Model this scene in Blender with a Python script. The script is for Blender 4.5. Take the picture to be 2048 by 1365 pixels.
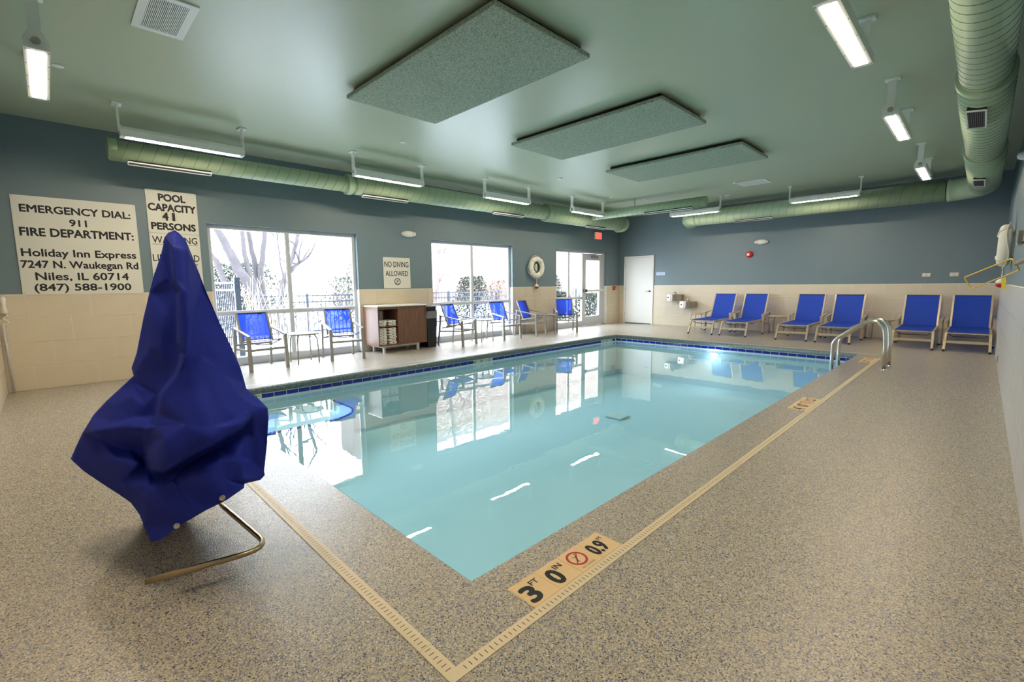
import bpy, bmesh, math, random
from mathutils import Vector, Matrix
from mathutils.geometry import delaunay_2d_cdt
random.seed(7)
scene = bpy.context.scene
for o in list(bpy.data.objects): bpy.data.objects.remove(o)
COL = scene.collection
PI = math.pi

# ---------------------------------------------------------------- camera, world, exposure
CAMZ = 1.27
cam = bpy.data.cameras.new('camera'); camo = bpy.data.objects.new('camera', cam); COL.objects.link(camo)
f_px, pitch, yaw, roll = 928.453, -0.120606, 0.790518, -0.009689
fw = Vector((-math.sin(yaw)*math.cos(pitch), math.cos(yaw)*math.cos(pitch), math.sin(pitch)))
rt = Vector((math.cos(yaw), math.sin(yaw), 0)); up = rt.cross(fw)
rt2 = rt*math.cos(roll) + up*math.sin(roll); up2 = -rt*math.sin(roll) + up*math.cos(roll)
m = Matrix((rt2, up2, -fw)).transposed().to_4x4(); m.translation = (0, 0, CAMZ)
camo.matrix_world = m
cam.sensor_width = 36; cam.lens = f_px/2048*36; cam.clip_start = 0.02; cam.clip_end = 200
scene.camera = camo
world = bpy.data.worlds.new('overcast_sky'); scene.world = world; world.use_nodes = True
bg = world.node_tree.nodes['Background']
bg.inputs[0].default_value = (0.82, 0.91, 1.0, 1); bg.inputs[1].default_value = 6.2
scene.view_settings.view_transform = 'Standard'; scene.view_settings.look = 'None'
scene.view_settings.gamma = 1; scene.view_settings.use_curve_mapping = False
scene.view_settings.exposure = 1.66
scene.cycles.max_bounces = 10; scene.cycles.diffuse_bounces = 5; scene.cycles.glossy_bounces = 4
scene.cycles.transparent_max_bounces = 12
scene.cycles.sample_clamp_indirect = 6
scene.cycles.use_denoising = True
scene.cycles.caustics_reflective = False; scene.cycles.caustics_refractive = False
LAMP = 30.0
# ---------------------------------------------------------------- room numbers (metres)
LW, RW, BW, NW, HC = -8.416, 0.243, 13.29, -0.48, 3.365   # left, right, back, near wall, ceiling
HT = 1.21                                                  # top of the wall tiles
PX0, PX1, PY0, PY1 = -6.44, -1.475, 1.197, 10.08           # pool
WZ = -0.170                                                # water level
WINS = [(1.80, 4.22), (5.92, 8.37), (10.09, 12.57)]; WH = 2.25
# sky portals in the window openings help the renderer find the daylight
for i, (a, b) in enumerate(WINS):
    l = bpy.data.lights.new('window_daylight', 'AREA'); l.shape = 'RECTANGLE'; l.size = b-a; l.size_y = WH-.1
    l.cycles.is_portal = True
    lo = bpy.data.objects.new('window_daylight', l); COL.objects.link(lo)
    lo.matrix_world = Matrix.Translation((LW-.19, (a+b)/2, WH/2+.03)) @ Matrix.Rotation(-PI/2, 4, 'Y') @ Matrix.Rotation(PI/2, 4, 'Z')

# ---------------------------------------------------------------- materials
def lin(c): return tuple((x/255/12.92 if x/255 <= .04045 else ((x/255+.055)/1.055)**2.4) for x in c)
MATS = {}
def mat(name, rgb, rough=.5, metal=0, emit=None, estr=0, noise=0, nscale=20, bump=0, bscale=200, spec=None):
    m = bpy.data.materials.new(name); m.use_nodes = True; nt = m.node_tree; b = nt.nodes['Principled BSDF']
    c = lin(rgb)+(1,)
    b.inputs['Base Color'].default_value = c; b.inputs['Roughness'].default_value = rough; b.inputs['Metallic'].default_value = metal
    if spec is not None: b.inputs['Specular IOR Level'].default_value = spec
    if emit: b.inputs['Emission Color'].default_value = lin(emit)+(1,); b.inputs['Emission Strength'].default_value = estr
    if noise:
        tc = nt.nodes.new('ShaderNodeTexCoord'); n = nt.nodes.new('ShaderNodeTexNoise'); n.inputs['Scale'].default_value = nscale
        n.inputs['Detail'].default_value = 4
        mx = nt.nodes.new('ShaderNodeMix'); mx.data_type = 'RGBA'
        mx.inputs[6].default_value = tuple(v*(1-noise) for v in c[:3])+(1,); mx.inputs[7].default_value = tuple(min(1, v*(1+noise)) for v in c[:3])+(1,)
        nt.links.new(tc.outputs['Object'], n.inputs['Vector']); nt.links.new(n.outputs[0], mx.inputs[0]); nt.links.new(mx.outputs[2], b.inputs['Base Color'])
    if bump:
        tc = nt.nodes.new('ShaderNodeTexCoord'); n = nt.nodes.new('ShaderNodeTexNoise'); n.inputs['Scale'].default_value = bscale
        bp = nt.nodes.new('ShaderNodeBump'); bp.inputs['Strength'].default_value = bump; bp.inputs['Distance'].default_value = .002
        nt.links.new(tc.outputs['Object'], n.inputs['Vector']); nt.links.new(n.outputs[0], bp.inputs['Height']); nt.links.new(bp.outputs[0], b.inputs['Normal'])
    MATS[name] = m
    return m
def nodes(m): return m.node_tree.nodes, m.node_tree.links, m.node_tree.nodes['Principled BSDF']

M_wall = mat('blue_grey_paint', (111, 129, 138), .45, noise=.03, nscale=3, bump=.15, bscale=260)
M_ceil = mat('sage_green_paint', (180, 190, 166), .33, noise=.02, nscale=2, bump=.05, bscale=120)
M_tile = mat('cream_wall_tile', (212, 200, 178), .34, noise=.05, nscale=5)
M_tileb = mat('pale_wall_tile', (214, 202, 180), .34, noise=.05, nscale=5)
M_tiler = mat('grey_streaked_wall_tile', (190, 190, 188), .36, noise=.07, nscale=7)
M_grout = mat('tile_grout', (238, 230, 208), .8)
M_white = mat('white_metal', (236, 236, 232), .35)
M_trim = mat('pale_window_frame', (196, 200, 204), .4)
M_door = mat('white_door_paint', (228, 226, 222), .4)
M_duct = mat('green_duct_paint', (166, 186, 154), .5, bump=.02, bscale=30)
M_seam = mat('duct_seam', (112, 130, 102), .5)
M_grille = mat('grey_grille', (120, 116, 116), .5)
M_dark = mat('dark_gap', (30, 30, 30), .7)
M_slot = mat('slot_shadow', (86, 74, 58), .8)
M_black = mat('black_plastic', (22, 23, 26), .4)
M_ink = mat('black_ink', (14, 14, 16), .5)
M_sign = mat('sign_board', (220, 218, 208), .3)
M_frame = mat('taupe_aluminium', (190, 176, 150), .38, metal=.35)
M_frame2 = mat('light_aluminium', (160, 156, 148), .42, metal=.35)
M_foot = mat('black_rubber', (16, 16, 16), .6)
M_chrome = mat('polished_steel', (205, 205, 205), .16, metal=1)
M_rail = mat('satin_rail_steel', (206, 203, 196), .26, metal=1)
M_steel = mat('brushed_steel', (190, 182, 170), .28, metal=1)
M_bronze = mat('satin_steel_tube', (176, 160, 130), .28, metal=1)
M_cover = mat('royal_blue_canvas', (32, 46, 146), .7, spec=.2, noise=.06, nscale=60, bump=.25, bscale=700)
M_diff = mat('lamp_diffuser', (255, 250, 240), .5, emit=(255, 234, 206), estr=LAMP)
M_red = mat('red_plastic', (190, 24, 22), .4)
M_buoy = mat('white_foam', (232, 228, 214), .6, noise=.04, nscale=30)
M_rope = mat('white_rope', (226, 222, 210), .8)
M_yellow = mat('yellow_rod', (222, 180, 50), .35, metal=.3)
M_tag = mat('yellow_tag', (226, 214, 80), .5)
M_screw = mat('screw_metal', (120, 112, 100), .4, metal=.8)
M_blue_tile = mat('cobalt_pool_tile', (20, 30, 140), .12, noise=.25, nscale=14)
M_pgrout = mat('pool_tile_grout', (205, 210, 212), .7)
M_plaster = mat('pool_plaster', (224, 236, 240), .7, noise=.04, nscale=2)
M_lit = mat('pool_light_lens', (255, 255, 255), .4, emit=(235, 248, 255), estr=12)
M_towel = mat('white_towel', (232, 230, 222), .9)
M_marker = mat('tan_marker_tile', (222, 192, 146), .45, noise=.06, nscale=30)
M_wmarker = mat('pale_marker_tile', (200, 205, 190), .4)
M_drain = mat('cream_drain_plastic', (214, 198, 166), .42, noise=.04, nscale=12)
M_exit = mat('exit_sign_red', (230, 70, 60), .4, emit=(255, 60, 45), estr=1.1)
M_plate = mat('almond_plate', (214, 206, 186), .45)
M_bluesign = mat('pale_blue_sign', (200, 214, 240), .4)
M_bluetext = mat('blue_sign_print', (70, 90, 170), .5)
M_redring = mat('red_print', (176, 40, 36), .5)
M_fence = mat('blue_grey_fence_paint', (34, 38, 50), .5)
M_bark = mat('grey_bark', (72, 66, 68), .9, noise=.3, nscale=12)
M_bark2 = mat('pale_bark', (98, 84, 80), .9, noise=.25, nscale=12)
M_leaf = mat('shrub_leaf', (40, 48, 34), .7)
M_leaf2 = mat('russet_leaf', (100, 70, 48), .7)
M_reed = mat('dry_reed', (190, 166, 130), .8)
M_ground = mat('pale_paving', (190, 190, 192), .9, noise=.1, nscale=2)
M_build = mat('pinkish_brick', (112, 90, 84), .9)

# flecked epoxy floor
M_floor = bpy.data.materials.new('flecked_epoxy'); M_floor.use_nodes = True
N, L, B = nodes(M_floor)
tc = N.new('ShaderNodeTexCoord')
v1 = N.new('ShaderNodeTexVoronoi'); v1.inputs['Scale'].default_value = 215; v1.inputs['Randomness'].default_value = 1
L.new(tc.outputs['Object'], v1.inputs['Vector'])
sep = N.new('ShaderNodeSeparateColor'); L.new(v1.outputs['Color'], sep.inputs[0])
cr = N.new('ShaderNodeValToRGB'); cr.color_ramp.interpolation = 'CONSTANT'
stops = [(0, (191, 178, 154)), (0.2, (172, 161, 142)), (0.36, (154, 148, 141)), (0.54, (141, 140, 139)), (0.66, (124, 126, 133)), (0.77, (88, 94, 124)), (0.82, (73, 70, 69)), (0.86, (180, 169, 148)), (0.94, (204, 197, 182))]
e = cr.color_ramp.elements
e[0].position = 0; e[0].color = lin(stops[0][1])+(1,); e[1].position = stops[1][0]; e[1].color = lin(stops[1][1])+(1,)
for p, c in stops[2:]:
    k = e.new(p); k.color = lin(c)+(1,)
L.new(sep.outputs[0], cr.inputs[0]); L.new(cr.outputs[0], B.inputs['Base Color'])
B.inputs['Roughness'].default_value = .24
nb = N.new('ShaderNodeTexNoise'); nb.inputs['Scale'].default_value = 150; L.new(tc.outputs['Object'], nb.inputs['Vector'])
bp = N.new('ShaderNodeBump'); bp.inputs['Strength'].default_value = .8; bp.inputs['Distance'].default_value = .002
L.new(nb.outputs[0], bp.inputs['Height']); L.new(bp.outputs[0], B.inputs['Normal'])

M_lip = M_floor.copy(); M_lip.name = 'teal_flecked_shaded_epoxy'  # own teal blend, with shade and cyan water glow partly painted into the flecks
_e = [n_ for n_ in M_lip.node_tree.nodes if n_.type == 'VALTORGB'][0].color_ramp.elements
for _k, _c in zip(_e, ((120, 134, 128), (92, 116, 116), (84, 108, 112), (74, 100, 106), (62, 88, 96), (44, 62, 84), (36, 44, 48), (150, 150, 132), (176, 178, 162))): _k.color = lin(_c)+(1,)
# woven sling fabric: lets a little light through the weave
def sling_mat(name, rgb, through):
    m = bpy.data.materials.new(name); m.use_nodes = True
    N, L, B = nodes(m)
    B.inputs['Base Color'].default_value = lin(rgb)+(1,); B.inputs['Roughness'].default_value = .7
    tl = N.new('ShaderNodeBsdfTranslucent'); tl.inputs[0].default_value = lin(tuple(min(255, int(c*1.35)) for c in rgb))+(1,)
    tp = N.new('ShaderNodeBsdfTransparent'); tp.inputs[0].default_value = (.55, .65, 1, 1)
    a = N.new('ShaderNodeMixShader'); a.inputs[0].default_value = .35
    b = N.new('ShaderNodeMixShader'); b.inputs[0].default_value = through
    L.new(B.outputs[0], a.inputs[1]); L.new(tl.outputs[0], a.inputs[2]); L.new(a.outputs[0], b.inputs[1]); L.new(tp.outputs[0], b.inputs[2])
    L.new(b.outputs[0], N['Material Output'].inputs[0])
    return m
M_sling = sling_mat('blue_mesh_sling', (24, 58, 172), .10)
M_sling2 = sling_mat('blue_lounge_sling', (28, 74, 196), .02)
M_hem = mat('dark_blue_hem', (16, 30, 92), .7)

# walnut veneer
M_wood = bpy.data.materials.new('walnut_veneer'); M_wood.use_nodes = True
N, L, B = nodes(M_wood)
tc = N.new('ShaderNodeTexCoord'); mp = N.new('ShaderNodeMapping'); mp.inputs['Scale'].default_value = (40, 40, 1.5)
n = N.new('ShaderNodeTexNoise'); n.inputs['Scale'].default_value = 2.5; n.inputs['Detail'].default_value = 5
cr = N.new('ShaderNodeValToRGB'); cr.color_ramp.elements[0].position = .3; cr.color_ramp.elements[1].position = .7
cr.color_ramp.elements[0].color = lin((98, 66, 50))+(1,); cr.color_ramp.elements[1].color = lin((134, 98, 78))+(1,)
L.new(tc.outputs['Object'], mp.inputs[0]); L.new(mp.outputs[0], n.inputs['Vector']); L.new(n.outputs[0], cr.inputs[0]); L.new(cr.outputs[0], B.inputs['Base Color'])
B.inputs['Roughness'].default_value = .35

# acoustic panel: shredded wood fibre
M_panel = bpy.data.materials.new('wood_fibre_panel'); M_panel.use_nodes = True
N, L, B = nodes(M_panel)
tc = N.new('ShaderNodeTexCoord'); n = N.new('ShaderNodeTexNoise'); n.inputs['Scale'].default_value = 95; n.inputs['Detail'].default_value = 3; n.inputs['Distortion'].default_value = 1.5
cr = N.new('ShaderNodeValToRGB'); cr.color_ramp.elements[0].position = .36; cr.color_ramp.elements[1].position = .6
cr.color_ramp.elements[0].color = lin((104, 114, 98))+(1,); cr.color_ramp.elements[1].color = lin((188, 198, 178))+(1,)
L.new(tc.outputs['Object'], n.inputs['Vector']); L.new(n.outputs[0], cr.inputs[0]); L.new(cr.outputs[0], B.inputs['Base Color'])
bp = N.new('ShaderNodeBump'); bp.inputs['Strength'].default_value = .7; bp.inputs['Distance'].default_value = .006
L.new(n.outputs[0], bp.inputs['Height']); L.new(bp.outputs[0], B.inputs['Normal']); B.inputs['Roughness'].default_value = .9

def sheet_mat(name, tint, ior, bumpscale=0, bumpstr=0, gloss=1.0, rough=0.0):
    """surface of clear stuff: Fresnel reflection over a tinted see-through body"""
    m = bpy.data.materials.new(name); m.use_nodes = True; N = m.node_tree.nodes; L = m.node_tree.links
    N.remove(N['Principled BSDF'])
    f0 = ((ior-1)/(ior+1))**2
    lw = N.new('ShaderNodeLayerWeight'); lw.inputs[0].default_value = .5
    pw = N.new('ShaderNodeMath'); pw.operation = 'POWER'; pw.inputs[1].default_value = 5
    fr = N.new('ShaderNodeMath'); fr.operation = 'MULTIPLY_ADD'; fr.inputs[1].default_value = 1-f0; fr.inputs[2].default_value = f0
    L.new(lw.outputs['Facing'], pw.inputs[0]); L.new(pw.outputs[0], fr.inputs[0])
    tp = N.new('ShaderNodeBsdfTransparent'); tp.inputs[0].default_value = tint+(1,)
    gl = N.new('ShaderNodeBsdfGlossy'); gl.inputs['Roughness'].default_value = rough; gl.inputs['Color'].default_value = (gloss, gloss, gloss, 1)
    mx = N.new('ShaderNodeMixShader')
    L.new(fr.outputs[0], mx.inputs[0]); L.new(tp.outputs[0], mx.inputs[1]); L.new(gl.outputs[0], mx.inputs[2]); L.new(mx.outputs[0], N['Material Output'].inputs[0])
    if bumpstr:
        tc = N.new('ShaderNodeTexCoord'); n = N.new('ShaderNodeTexNoise'); n.inputs['Scale'].default_value = bumpscale; n.inputs['Detail'].default_value = 2
        bp = N.new('ShaderNodeBump'); bp.inputs['Strength'].default_value = bumpstr; bp.inputs['Distance'].default_value = .01
        L.new(tc.outputs['Object'], n.inputs['Vector']); L.new(n.outputs[0], bp.inputs['Height'])
        L.new(bp.outputs[0], gl.inputs['Normal']); L.new(bp.outputs[0], lw.inputs['Normal'])
    return m
M_water = sheet_mat('pool_water', (.69, .90, .96), 1.33, 5.0, .05)
M_glass = sheet_mat('window_glass', (.95, .97, .98), 1.45)
M_bag = mat('clear_bag', (128, 130, 132), .2, noise=.5, nscale=30, bump=.9, bscale=40)

# ---------------------------------------------------------------- mesh helpers
class MB:
    def __init__(s): s.bm = bmesh.new()
    def box(s, x0, x1, y0, y1, z0, z1, bev=0):
        vs = [s.bm.verts.new((x, y, z)) for x in (x0, x1) for y in (y0, y1) for z in (z0, z1)]
        fs = [s.bm.faces.new([vs[i] for i in q]) for q in ((0, 1, 3, 2), (4, 6, 7, 5), (0, 4, 5, 1), (2, 3, 7, 6), (0, 2, 6, 4), (1, 5, 7, 3))]
        if bev:
            es = list({e for f in fs for e in f.edges})
            bmesh.ops.bevel(s.bm, geom=es, offset=bev, segments=2, affect='EDGES', profile=.6)
        return s
    def bar(s, a, b, w, h, upv=(0, 0, 1)):
        a, b = Vector(a), Vector(b); d = (b-a).normalized(); u = Vector(upv)
        if abs(d.dot(u)) > .95: u = Vector((1, 0, 0))
        sx = d.cross(u).normalized(); sz = sx.cross(d).normalized(); vs = []
        for p in (a, b):
            for i, j in ((-1, -1), (1, -1), (1, 1), (-1, 1)): vs.append(s.bm.verts.new(p+sx*(i*w/2)+sz*(j*h/2)))
        for q in ((3, 2, 1, 0), (4, 5, 6, 7), (0, 1, 5, 4), (1, 2, 6, 5), (2, 3, 7, 6), (3, 0, 4, 7)): s.bm.faces.new([vs[i] for i in q])
        return s
    def tube(s, pts, r, n=12, closed=False, cap=True, flat=1.0):
        pts = [Vector(p) for p in pts]; rings = []; N_ = len(pts); prev = None
        rr = r if isinstance(r, (list, tuple)) else [r]*N_
        for i, p in enumerate(pts):
            if closed: d = (pts[(i+1) % N_]-pts[i-1]).normalized()
            else: d = (pts[min(i+1, N_-1)]-pts[max(i-1, 0)]).normalized()
            if prev is None:
                u = Vector((0, 0, 1)) if abs(d.z) < .9 else Vector((1, 0, 0))
                u = (u-d*u.dot(d)).normalized()
            else: u = (prev-d*prev.dot(d)).normalized()
            prev = u; w = d.cross(u)
            rings.append([s.bm.verts.new(p+(u*math.cos(2*PI*k/n)+w*flat*math.sin(2*PI*k/n))*rr[i]) for k in range(n)])
        for i in range(N_-1 if not closed else N_):
            A, Bq = rings[i], rings[(i+1) % N_]
            for k in range(n): 
                f = s.bm.faces.new((A[k], A[(k+1) % n], Bq[(k+1) % n], Bq[k])); f.smooth = True
        if cap and not closed:
            s.bm.faces.new(rings[0][::-1]); s.bm.faces.new(rings[-1])
        return s
    def lathe(s, prof, c=(0, 0, 0), axis='Z', n=24):
        c = Vector(c); rings = []
        def P(r, h, a):
            x, y = r*math.cos(a), r*math.sin(a)
            return c+Vector({'Z': (x, y, h), 'X': (h, x, y), 'Y': (y, h, x)}[axis])
        for r, h in prof: rings.append([s.bm.verts.new(P(max(r, 1e-4), h, 2*PI*k/n)) for k in range(n)])
        for A, Bq in zip(rings, rings[1:]):
            for k in range(n):
                f = s.bm.faces.new((A[k], A[(k+1) % n], Bq[(k+1) % n], Bq[k])); f.smooth = True
        s.bm.faces.new(rings[0][::-1]); s.bm.faces.new(rings[-1])
        return s
    def prism(s, poly, axis, a, b):
        """closed polygon of 2D points extruded along an axis from a to b"""
        def P(u, v, t): return {'X': (t, u, v), 'Y': (u, t, v), 'Z': (u, v, t)}[axis]
        A = [s.bm.verts.new(P(u, v, a)) for u, v in poly]; Bq = [s.bm.verts.new(P(u, v, b)) for u, v in poly]; n = len(poly)
        s.bm.faces.new(A[::-1]); s.bm.faces.new(Bq)
        for k in range(n): s.bm.faces.new((A[k], A[(k+1) % n], Bq[(k+1) % n], Bq[k]))
        return s
    def quad(s, *p): s.bm.faces.new([s.bm.verts.new(q) for q in p]); return s
    def build(s, name, m, parent=None, loc=None):
        bmesh.ops.recalc_face_normals(s.bm, faces=s.bm.faces)
        me = bpy.data.meshes.new(name); s.bm.to_mesh(me); s.bm.free(); me.materials.append(m)
        o = bpy.data.objects.new(name, me); COL.objects.link(o)
        if parent: o.parent = parent
        if loc: o.location = loc
        return o
def tag(o, label=None, cat=None, group=None, kind=None):
    if label: o['label'] = label
    if cat: o['category'] = cat
    if group: o['group'] = group
    if kind: o['kind'] = kind
    return o
def thing(name, label, cat, loc=(0, 0, 0), rz=0, group=None):
    o = bpy.data.objects.new(name, None); COL.objects.link(o); o.location = loc; o.rotation_euler = (0, 0, rz); o.empty_display_size = .1
    return tag(o, label, cat, group)
def struct(o): o['kind'] = 'structure'; return o
CH = {}
def kids(o): return [c for c in bpy.data.objects if c.parent == o]
def dup(o, label=None, loc=None, rz=None, parent=None):
    c = o.copy(); COL.objects.link(c)
    if parent: c.parent = parent
    if label: c['label'] = label
    if loc: c.location = loc
    if rz is not None: c.rotation_euler = (0, 0, rz)
    for k in kids(o): dup(k, parent=c)
    return c
def instance(me_obj, loc, parent, rot=None):
    c = me_obj.copy(); COL.objects.link(c); c.location = loc; c.parent = parent
    if rot: c.rotation_euler = rot
    return c
def lettering(text, centre, w, h, xdir, ydir, m, parent, bold=0.0, name='lettering', depth=.0015):
    """flat lettering fitted to w x h around centre; xdir reading direction, ydir towards the letter tops"""
    cu = bpy.data.curves.new('t', 'FONT'); cu.body = text; cu.size = 1; cu.extrude = 0; cu.resolution_u = 3
    o = bpy.data.objects.new('t', cu); COL.objects.link(o)
    bpy.context.view_layer.update()
    me = bpy.data.meshes.new_from_object(o.evaluated_get(bpy.context.evaluated_depsgraph_get()))
    bpy.data.objects.remove(o); bpy.data.curves.remove(cu)
    xs = [v.co.x for v in me.vertices]; ys = [v.co.y for v in me.vertices]
    x0, x1, y0, y1 = min(xs), max(xs), min(ys), max(ys)
    X, Y, C = Vector(xdir), Vector(ydir), Vector(centre); Z = X.cross(Y)
    for v in me.vertices:
        v.co = C+X*((v.co.x-(x0+x1)/2)/(x1-x0)*w)+Y*((v.co.y-(y0+y1)/2)/(y1-y0)*h)+Z*depth
    if bold > 0:
        bm = bmesh.new(); bm.from_mesh(me); geo = bm.verts[:]+bm.edges[:]+bm.faces[:]; q = bold*h
        for k, (ax, ay) in enumerate(((1, 0), (-1, 0), (0, 1), (0, -1), (.7, .7), (-.7, .7), (.7, -.7), (-.7, -.7))):
            nv = bmesh.ops.duplicate(bm, geom=geo)['geom']
            bmesh.ops.translate(bm, verts=[e_ for e_ in nv if isinstance(e_, bmesh.types.BMVert)], vec=X*(ax*q)+Y*(ay*q)+Z*(.00002*(k+1)))
        bm.to_mesh(me); bm.free()
    me.name = name; me.materials.clear(); me.materials.append(m)
    o = bpy.data.objects.new(name, me); COL.objects.link(o); o.parent = parent
    return o

# ---------------------------------------------------------------- floor, ceiling, walls
b = MB(); CO = .0
b.box(LW-.25, PX0-.03, NW-.1, BW+.1, -.12, 0); b.box(PX1+.03, RW+.1, NW-.1, BW+.1, -.12, 0)
b.box(PX0-.03, PX1+.03, NW-.1, PY0-.03, -.12, 0); b.box(PX0-.03, PX1+.03, PY1+.03, BW+.1, -.12, 0)
floor = struct(b.build('floor', M_floor))
# bullnose coping, part of the deck
b = MB(); prof = [(-.06, -.10), (-.06, -.001), (-.032, -.0005), (-.016, -.004)]
cor = [(PX0, PY0), (PX1, PY0), (PX1, PY1), (PX0, PY1)]; rings = []
cx, cy = (PX0+PX1)/2, (PY0+PY1)/2
for (x, y) in cor:
    sx = 1 if x < cx else -1; sy = 1 if y < cy else -1
    rings.append([b.bm.verts.new((x+sx*u, y+sy*u, v)) for u, v in prof])
for i in range(4):
    A, Bq = rings[i], rings[(i+1) % 4]
    for k in range(len(prof)-1):
        b.bm.faces.new((A[k], A[k+1], Bq[k+1], Bq[k])).smooth = True
b.build('coping', M_floor, floor)
b = MB(); prof = [(-.016, -.004), (-.006, -.012), (-.0005, -.022), (.002, -.032), (.003, -.085), (-.002, -.095), (-.04, -.098), (-.055, -.098)]; rings = []
for (x, y) in cor:
    sx = 1 if x < cx else -1; sy = 1 if y < cy else -1
    rings.append([b.bm.verts.new((x+sx*u, y+sy*u, v)) for u, v in prof])
for i in range(4):
    A, Bq = rings[i], rings[(i+1) % 4]
    for k in range(len(prof)-1): b.bm.faces.new((A[k], A[k+1], Bq[k+1], Bq[k])).smooth = True
tag(b.build('coping_face', M_lip, floor), 'vertical lip of the pool edge, teal flecks with shade and water glow painted in')
ceiling = struct(MB().box(LW-.25, RW+.1, NW-.1, BW+.1, HC, HC+.1).build('ceiling', M_ceil))
# left wall with its three openings
b = MB(); ys = [NW-.1]+[v for w in WINS for v in w]+[BW+.1]
b.box(LW-.2, LW, NW-.1, BW+.1, WH, HC)
for i in range(0, len(ys), 2): b.box(LW-.2, LW, ys[i], ys[i+1], 0, WH)
wall_left = struct(b.build('wall_left', M_wall))
wall_back = struct(MB().box(LW, RW, BW, BW+.1, 0, HC).build('wall_back', M_wall))
wall_right = struct(MB().box(RW, RW+.1, NW-.1, BW+.1, 0, HC).build('wall_right', M_wall))
wall_near = struct(MB().box(LW, RW, NW-.1, NW, 0, HC).build('wall_near', M_wall))
# wall tiles, each a piece; rows shift by a third
TH = .3; TP = .6
def tile_piece(a0, a1, z0, z1, m, name='wall_tile'):
    """a tile in local coordinates: width along y, thickness along +x"""
    key = (round(a1-a0, 3), round(z1-z0, 3), m.name)
    if key not in CH:
        o = MB().box(0, .008, 0, a1-a0-.005, 0, z1-z0-.005, .0008).build(name, m); CH[key] = o.data; bpy.data.objects.remove(o)
    o = bpy.data.objects.new(name, CH[key]); COL.objects.link(o); return o
def tile_wall(spans, phase, parent, place, m):
    for s0, s1 in spans:
        for r in range(4):
            z1 = HT-.003-r*TH; z0 = z1-TH if r < 3 else .003
            off = phase-.2*r
            k = math.floor((s0-off)/TP); a = off+k*TP
            while a < s1-.01:
                p, q = max(a, s0), min(a+TP, s1)
                if q-p > .015:
                    o = tile_piece(p, q, z0, z1, m); o.parent = parent; place(o, p, q, z0)
                a += TP
def place_left(o, p, q, z): o.location = (LW+.001, p+.0015, z+.0015)
def place_right(o, p, q, z): o.location = (RW-.001, q-.0015, z+.0015); o.rotation_euler = (0, 0, PI)
def place_back(o, p, q, z): o.location = (p+.0015, BW-.001, z+.0015); o.rotation_euler = (0, 0, -PI/2)
def place_near(o, p, q, z): o.location = (q-.0015, NW+.001, z+.0015); o.rotation_euler = (0, 0, PI/2)
piers = [(NW+.01, 1.80), (4.22, 5.92), (8.37, 10.09), (12.57, BW-.01)]
tile_wall(piers, -.22, wall_left, place_left, M_tile)
for a, c in piers: MB().box(LW, LW+.0045, a, c, 0, HT).build('grout_bed', M_grout, wall_left)
DX0, DX1 = -8.21, -7.175   # back door incl. frame
tile_wall([(LW+.01, DX0-.005), (DX1+.005, RW-.01)], -.95, wall_back, place_back, M_tileb)
MB().box(LW, DX0, BW-.0045, BW, 0, HT).box(DX1, RW, BW-.0045, BW, 0, HT).build('grout_bed', M_grout, wall_back)
tile_wall([(NW+.01, BW-.01)], .1, wall_right, place_right, M_tiler)
MB().box(RW-.0045, RW, NW, BW, 0, HT).build('grout_bed', M_grout, wall_right)
tile_wall([(LW+.01, RW-.01)], .1, wall_near, place_near, M_tile)
MB().box(LW, RW, NW, NW+.0045, 0, HT).build('grout_bed', M_grout, wall_near)
# tile returns in the window reveals
for i, (a, c) in enumerate(WINS):
    for r in range(4):
        z0, z1 = HT-(r+1)*TH, HT-r*TH-.003
        z0 = max(z0, .003)
        MB().box(LW-.085, LW+.006, a, a+.006, z0, z1).build('wall_tile', M_white, wall_left)
        MB().box(LW-.085, LW+.006, c-.006, c, z0, z1).build('wall_tile', M_white, wall_left)
# ---------------------------------------------------------------- windows
FX0, FX1 = LW-.14, LW-.085
def window(i, y0, y1, verts, sill=.13, door_y=None):
    a, c = y0+.002, y1-.002
    b = MB(); b.box(FX0, FX1, a, c, WH-.055, WH-.002); b.box(FX0, FX1, a, a+.05, 0, WH-.05); b.box(FX0, FX1, c-.05, c, 0, WH-.05)
    w = struct(b.build('window_%d' % i, M_trim))
    e = door_y if door_y else c-.05
    MB().box(FX0-.02, FX1+.02, a+.05, e, 0, sill, .004).build('sill', M_trim, w)
    MB().box(FX0, FX1+.008, a+.05, e, .83, .885, .003).build('transom', M_trim, w)
    ed = [a+.05]+verts+[e]
    for v in verts: MB().box(FX0, FX1+.006, v-.028, v+.028, sill, WH-.05, .003).build('mullion', M_trim, w)
    for p, q in zip(ed, ed[1:]):
        p2 = p+.028 if p in verts else p; q2 = q-.028 if q in verts else q
        for z0, z1 in ((sill, .83), (.885, WH-.055)):
            MB().box(FX0+.022, FX0+.028, p2+.001, q2-.001, z0+.001, z1-.001).build('pane', M_glass, w)
            # slim glazing bead round each pane
            bb = MB(); t = .012
            bb.box(FX0+.03, FX1-.005, p2, p2+t, z0, z1); bb.box(FX0+.03, FX1-.005, q2-t, q2, z0, z1)
            bb.box(FX0+.03, FX1-.005, p2+t, q2-t, z0, z0+t); bb.box(FX0+.03, FX1-.005, p2+t, q2-t, z1-t, z1)
            bb.build('glazing_bead', M_white, w)
    return w
window(1, *WINS[0], [2.99]); window(2, *WINS[1], [7.11])
window(3, *WINS[2], [10.76], sill=.16, door_y=11.42)
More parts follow.
